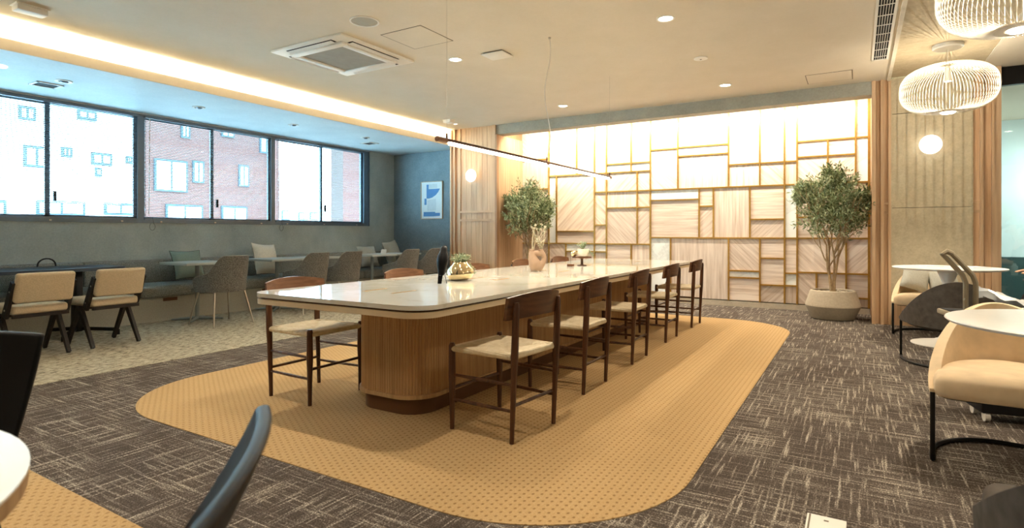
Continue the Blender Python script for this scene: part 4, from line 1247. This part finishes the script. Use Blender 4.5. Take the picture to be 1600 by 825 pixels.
def tulip_table(lb, loc):
    d = thing('tulip_table', lb, 'table', loc, 0, 'round white tulip tables')
    MB().lathe([(.001, .728), (.40, .728), (.445, .735), (.455, .745), (.452, .75), (.001, .75)], n=72, cap=False).build('table_top', 'white_top', d)
    MB().lathe([(.30, 0), (.30, .006), (.26, .016), (.15, .032), (.075, .06), (.048, .11), (.044, .30), (.044, .60), (.09, .72), (.11, .73)], n=48).build('pedestal', 'white_plastic', d)
    return d


lounge_chair('tan suede lounge chair against the beige wall behind the far round table', (.655, 7.62, 0), PI, 'tan_suede')
dk = lounge_chair('charcoal velvet lounge chair with its back to the viewer', (.655, 5.81, 0), 0, 'dark_velvet')
lounge_chair('large tan suede lounge chair in the right foreground', (.635, 3.60, 0), PI, 'tan_suede')
dup(dk, 'charcoal lounge chair corner in the lower right picture corner', (.555, 1.65, 0), -.2)
ta = tulip_table('far round white tulip table under the wire cage pendant', (.75, 6.95, 0))
dup(ta, 'near round white tulip table cut by the right picture edge', (.755, 2.87, 0), 0)
for x, lb, rz in ((.545, 'grey linen cushion at the left of the far tan lounge chair', .35), (.785, 'grey linen cushion at the right of the far tan lounge chair', -.3)):
    cushion(lb, (x, 7.69, .434), rz, math.radians(-26), .135, 'grey_cushion', .35 if x < .6 else -.3)
# thin tray-like papers on the far table
for x, y, lb in ((.62, 7.18, 'thin grey paper on the left of the far round table'), (.98, 7.12, 'thin grey paper on the right of the far round table')):
    d = thing('paper_sheet', lb, 'paper', (x, y, .7505), .4)
    MB().box(-.08, .08, -.11, .11, 0, .004).build('sheet', 'art_grey', d, 0)
    MB().box(-.06, .06, -.085, .085, .004, .0045).build('cover', 'art_paper', d, 0)

# dark case with bent handle behind the tan chair
cp = pix(1535, 490, Z=.62)
d = thing('carry_case', 'dark upright case with a tall bent taupe handle behind the tan chair', 'case', (.69, 4.32, 0), math.radians(12))
MB().rbox(-.11, .22, -.11, .11, .05, .60, .015).build('case_body', 'cloth_black', d)
MB().rbox(-.25, .25, -.13, .13, .59, .62, .008).build('lid', 'taupe', d)
MB().rbox(-.235, .235, -.115, .115, .6195, .624, .002).build('lid_panel', 'cloth_black', d)
for sx in (-1, 1):
    for sy in (-1, 1): MB().tube([(sx * .13 + .043, sy * .08, .03), (sx * .13 + .067, sy * .08, .03)], .03, 12).build('wheel', 'white_plastic' if sx < 0 else 'black_metal', d)
for x in (-.152, -.103):
    hp = [(x, -.02, .60), (x, -.02, .79), (x - .015, -.02, .835), (x - .09, -.02, .93), (x - .12, -.02, .965)]
    MB().tube(hp, [.0145, .0145, .0145, .014, .013], 8).build('handle_strap', 'taupe', d)
MB().tube([(-.272, -.02, .955), (-.245, -.02, .975), (-.215, -.02, .962)], [.013, .017, .014], 8).build('handle_grip', 'taupe', d)
MB().tube([(.10 + .045 * math.cos(a * PI / 8), -.10, .625 + .035 * math.sin(a * PI / 8)) for a in range(9)], .005, 6).build('clasp', 'chrome', d)
# crumpled film bag
R = random.Random(4)
d = thing('crumpled_bag', 'crumpled white translucent plastic bag on the dark case', 'bag', (.92, 4.38, .60))
m = MB()
for k in range(7):
    a0 = R.uniform(0, 2 * PI) if k else PI * .98; L = R.uniform(.16, .27) if k else .30; up = R.uniform(.05, .16) if k else .10
    def fn(u, v2, a0=a0, L=L, up=up, s=k):
        r = L * u; wd = .10 * math.sin(PI * min(1, u * .9 + .1)) + .004
        cr = .014 * math.sin(u * 17 + s) * math.cos(v2 * 13 + s * 2)
        t_ = (v2 - .5) * 2 * wd
        return (math.cos(a0) * r - math.sin(a0) * t_, math.sin(a0) * r + math.cos(a0) * t_, .025 + up * u * 1.1 - .25 * t_ * t_ + cr + .03 * math.sin(v2 * 9 + s))
    m.grid(fn, 14, 9)
m.build('film', 'film', d, 25)
# the case that carries the bag continues to the right
d = thing('carry_case', 'plain black case under the crumpled plastic bag', 'case', (1.16, 4.40, 0), math.radians(12))
MB().rbox(-.22, .22, -.11, .11, .0, .595, .02).build('case_body', 'cloth_black', d)
MB().tube([(-.06, 0, .59), (-.05, 0, .612), (.05, 0, .612), (.06, 0, .59)], .008, 6).build('handle', 'black_metal', d)

# floor box
d = thing('floor_outlet', 'white floor outlet cover at the bottom right of the picture', 'floor outlet', (-.10, 2.40, 0), 0)
MB().rbox(-.065, .065, -.075, .065, .0, .012, .002).build('cover', 'white_plastic', d)
MB().box(-.058, -.052, -.07, .06, .0115, .0125).build('hinge_line', 'line_dark', d, 0)
MB().box(-.008, .008, .022, .032, .0115, .0126).build('catch', 'line_dark', d, 0)


# ------------------------------------------------------------------ left foreground: round table and black chairs
d = thing('round_table', 'cream round table with wooden edge in the lower left corner', 'table', (-1.30, -.10, .004))
MB().lathe([(.001, .716), (.512, .716), (.512, .72), (.001, .72)], n=80, cap=False).build('table_top', 'white_top', d)
MB().lathe([(.001, .678), (.49, .678), (.510, .69), (.511, .716), (.001, .717)], n=80, cap=False).build('wooden_edge', 'table_oak', d)
MB().lathe([(.26, 0), (.26, .012), (.05, .03), (.04, .06), (.04, .68)], n=32).build('pedestal', 'black_metal', d)


def barrel_chair(lb, loc, rz, slope):
    """black shell chair, local: facing +y"""
    d = thing('black_chair', lb, 'chair', loc, rz, 'black curved-back chairs')
    n, k = 27, 9

    def side(off, flip):
        def fn(u, v2):
            uu = 1 - u if flip else u
            q = uu * 2 - 1
            z = .43 + (.805 - .43 - .01 * q * q) * v2
            wd = .247 - .03 * (1 - v2)
            x = q * wd; y = -.25 + .03 * q * q + off + slope * (1 - v2) ** 1.1 + .05 * abs(q) ** 2 * (1 - v2) ** 2
            return (x, y, z)
        return fn
    m = MB().grid(side(0, False), n, k); o0 = len(m.v); m.grid(side(.022, True), n, k)
    A = lambda i, j: j * n + i; B = lambda i, j: o0 + j * n + (n - 1 - i)
    for i in range(n - 1): m.f += [(A(i, k - 1), A(i + 1, k - 1), B(i + 1, k - 1), B(i, k - 1)), (A(i + 1, 0), A(i, 0), B(i, 0), B(i + 1, 0))]
    for j in range(k - 1): m.f += [(A(0, j), A(0, j + 1), B(0, j + 1), B(0, j)), (A(n - 1, j + 1), A(n - 1, j), B(n - 1, j), B(n - 1, j + 1))]
    sh = m.build('back_shell', 'black_plastic', d, 60)
    md = sh.modifiers.new('soft', 'BEVEL'); md.width = .008; md.segments = 3; md.limit_method = 'ANGLE'
    MB().prism(rrect(-.235, .235, -.17, .25, .12, 8), .415, .45).build('seat', 'black_plastic', d, 30)
    MB().prism(rrect(-.205, .205, -.14, .22, .11, 8), .45, .468).build('seat_pad', 'cloth_black', d, 30)
    for sx in (-1, 1):
        for sy in (-1, 1): MB().tube([(sx * .17, .04 + sy * .14, .415), (sx * .215, .04 + sy * .20, 0)], [.016, .011], 10).build('leg', 'black_wood', d)
    return d


def face(p, q): return math.atan2(q[1] - p[1], q[0] - p[0]) - PI / 2


barrel_chair('black curved-back chair behind the cream round table at the left edge', (-2.005, .373, .007), math.radians(-139.5), .07)
barrel_chair('black curved-back chair in the bottom foreground, seen edge-on', (-.814, .275, .007), math.radians(135), .20)

# ------------------------------------------------------------------ glass partition and the room behind it
gp = struct(MB().box(1.335, 4.9, CY + .05, CY + .12, 2.70, CZ), 'window_5', 'black_metal', None, 'glass partition with black head rail')
for k in range(3):
    a = 1.335 + k * 1.19
    MB().box(a + .006, a + 1.18, CY + .075, CY + .087, .05, 2.70).build('pane', 'partition_glass', gp, 0)
MB().box(1.335, 4.9, CY + .05, CY + .12, 0, .05).build('bottom_rail', 'black_metal', gp, 0)
struct(MB().box(1.0, XR, 12.0, 12.15, .70, CZ), 'wall_far', 'pale_teal')
struct(MB().box(1.0, XR, 11.9, 12.15, 0, .70), 'wall_far_base', 'teal_dark')
struct(MB().box(.9, 1.05, PY, 12, 0, CZ), 'wall_far_left', 'pale_teal')
for x, y, lb in ((2.55, 9.6, 'lit downlight behind the glass partition'), (3.4, 10.8, 'lit downlight deep behind the glass partition')): 
    d = thing('downlight', lb, 'downlight', (x, y, CZ), 0)
    MB().lathe([(.06, 0), (.06, -.006), (.045, -.003)], n=20, cap=False).build('trim_ring', 'white_plastic', d)
    MB().lathe([(.05, -.002), (.001, -.002)], n=20, cap=False).build('lens', 'emit_cool', d)
    l = lamp('cool_beam', 'SPOT', (0, 0, -.02), 130, (.95, 1, .98), size=.05, spot=math.radians(150), blend=.8); l.parent = d
d = thing('reflection_dish', 'white glowing dish added for a lamp reflection at the glass partition', 'pendant lamp', (3.05, 11.2, 2.25))  # added glowing dish, stands in for a bright lamp reflection
MB().lathe([(.001, .06), (.2, .05), (.36, .01), (.37, 0), (.2, -.03), (.001, -.04)], n=36, cap=False).build('shade', 'emit_cool', d)
MB().tube([(0, 0, .05), (0, 0, CZ - 2.253)], .004, 6).build('rod', 'white_plastic', d)
l = lamp('dish_light', 'POINT', (0, 0, -.12), 110, (.95, 1, .98), size=.2); l.parent = d  # light of the added dish
# low black cabinet with pump bottle before the glass
d = thing('low_cabinet', 'low black cabinet before the glass partition', 'cabinet', (1.95, 7.78, 0))
MB().rbox(-.45, .45, -.16, .16, 0, .58, .006).build('cabinet_body', 'cloth_black', d)
MB().rbox(-.46, .46, -.17, .17, .58, .60, .004).build('cabinet_top', 'black_metal', d)
d = thing('pump_bottle', 'small white bottle with black pump on the low cabinet', 'bottle', (1.545, 7.7, .6005))
MB().lathe([(.03, 0), (.032, .01), (.032, .10), (.014, .125), (.014, .135)], n=20).build('bottle', 'white_plastic', d)
MB().tube([(0, 0, .133), (0, 0, .17), (-.04, 0, .172)], .008, 8).build('pump', 'black_metal', d)


# ------------------------------------------------------------------ person at the right picture edge
def skin_mesh(name, joints, edges, mat, parent, root=0, sub=2):
    me = bpy.data.meshes.new(name); me.from_pydata([j[0] for j in joints], edges, []); me.materials.append(M[mat])
    o = bpy.data.objects.new(name, me); C.objects.link(o); o.parent = parent
    o.modifiers.new('skin', 'SKIN'); sv = me.skin_vertices[0].data if me.skin_vertices else None
    if sv is None:
        bm = bmesh.new(); bm.from_mesh(me); bm.verts.layers.skin.verify(); bm.to_mesh(me); bm.free(); sv = me.skin_vertices[0].data
    for i, j in enumerate(joints):
        sv[i].radius = j[1] if isinstance(j[1], tuple) else (j[1], j[1]); sv[i].use_root = (i == root)
    o.modifiers['skin'].use_smooth_shade = True
    s_ = o.modifiers.new('smooth', 'SUBSURF'); s_.levels = sub; s_.render_levels = sub
    return o


pe = thing('person', 'person in black cap and dark clothes seated at the right edge, looking down', 'person', (1.76, 7.02, 0), math.radians(90))
# local: facing +y (to the left of the picture)
J = [((0, -.05, .52), .13), ((0, -.04, .68), .12), ((0, -.02, .85), .135), ((0, .0, .95), .09), ((0, .03, 1.01), .05), ((0, .055, 1.08), (.072, .085)), ((0, .07, 1.15), (.076, .095)), ((0, .07, 1.21), (.06, .075))]
E_ = [(i, i + 1) for i in range(7)]
for s in (-1, 1):
    b0 = len(J)
    J += [((s * .17, -.01, .90), .058), ((s * .21, .06, .72), .044), ((s * .16, .25, .72), .034), ((s * .13, .33, .735), .026), ((s * .125, .37, .735), (.034, .018))]
    E_ += [(3, b0), (b0, b0 + 1), (b0 + 1, b0 + 2), (b0 + 2, b0 + 3), (b0 + 3, b0 + 4)]
    for f, (dx, ln) in enumerate(((-.027, .07), (-.009, .08), (.009, .075), (.027, .06))):
        k0 = len(J); J += [((s * .125 + dx, .40, .733), .0095), ((s * .125 + dx * 1.1, .40 + ln * .5, .727), .0085), ((s * .125 + dx * 1.1, .40 + ln, .712), .0075)]
        E_ += [(b0 + 4, k0), (k0, k0 + 1), (k0 + 1, k0 + 2)]
    k0 = len(J); J += [((s * .125 - s * .045, .375, .73), .010), ((s * .125 - s * .058, .405, .725), .009)]; E_ += [(b0 + 4, k0), (k0, k0 + 1)]
    k0 = len(J); J += [((s * .10, .0, .52), .085), ((s * .12, .38, .50), .062), ((s * .12, .40, .12), .045), ((s * .12, .42, .05), .04), ((s * .12, .54, .035), .03)]
    E_ += [(0, k0), (k0, k0 + 1), (k0 + 1, k0 + 2), (k0 + 2, k0 + 3), (k0 + 3, k0 + 4)]
skin_mesh('body', J, E_, 'skin', pe)
Jc = [((0, -.05, .52), .15), ((0, -.04, .68), .14), ((0, -.02, .85), .155), ((0, .0, .93), .11)]; Ec = [(0, 1), (1, 2), (2, 3)]
for s in (-1, 1):
    k0 = len(Jc); Jc += [((s * .17, -.01, .895), .072), ((s * .21, .06, .72), .056), ((s * .185, .16, .72), .05)]; Ec += [(3, k0), (k0, k0 + 1), (k0 + 1, k0 + 2)]
    k0 = len(Jc); Jc += [((s * .10, .0, .52), .10), ((s * .12, .38, .50), .075), ((s * .12, .40, .13), .055)]; Ec += [(0, k0), (k0, k0 + 1), (k0 + 1, k0 + 2)]
skin_mesh('clothes', Jc, Ec, 'cloth_black', pe)
cap_ = MB().ball((0, .055, 1.20), .105, .122, .085, 20, 12)
cap_.v = [(x, y, max(z, 1.19)) for x, y, z in cap_.v]
cap_ = cap_.build('cap', 'cloth_black', pe)
MB().grid(lambda u, v2: ((u * 2 - 1) * .085 * (1 - .3 * v2 ** 2), .15 + .115 * v2 * math.sqrt(max(0, 1 - .6 * (u * 2 - 1) ** 2)), 1.20 - .05 * v2 - .02 * (u * 2 - 1) ** 2), 11, 6).build('brim', 'cloth_black', cap_)
MB().tube([(0, .155, 1.125), (0, .178, 1.10), (0, .158, 1.092)], [.012, .015, .012], 8).build('nose', 'skin', pe)
for s in (-1, 1):
    MB().ball((s * .032, .148, 1.135), .011, .007, .007, 10, 8).build('eye', 'white_plastic', pe)
    MB().ball((s * .088, .06, 1.12), .012, .022, .032, 10, 8).build('ear', 'skin', pe)
    MB().rbox(s * .12 - .045, s * .12 + .045, .36, .60, 0, .075, .03, 3).build('shoe', 'black_plastic', pe)
MB().rbox(-.025, .025, .148, .156, 1.062, 1.070, .003).build('mouth', 'clay', pe)
MB().ball((0, .02, 1.15), .092, .095, .10, 16, 10).build('hair', 'cloth_black', pe)
d = thing('stool', 'black upholstered stool under the seated person', 'stool', (1.80, 7.02, 0))
MB().lathe([(.20, .34), (.22, .36), (.22, .385), (.20, .40), (.001, .40)], n=32, cap=False).build('seat', 'cloth_black', d)
MB().lathe([(.17, 0), (.17, .012), (.03, .03), (.03, .34), (.20, .342)], n=24).build('pedestal', 'black_metal', d)
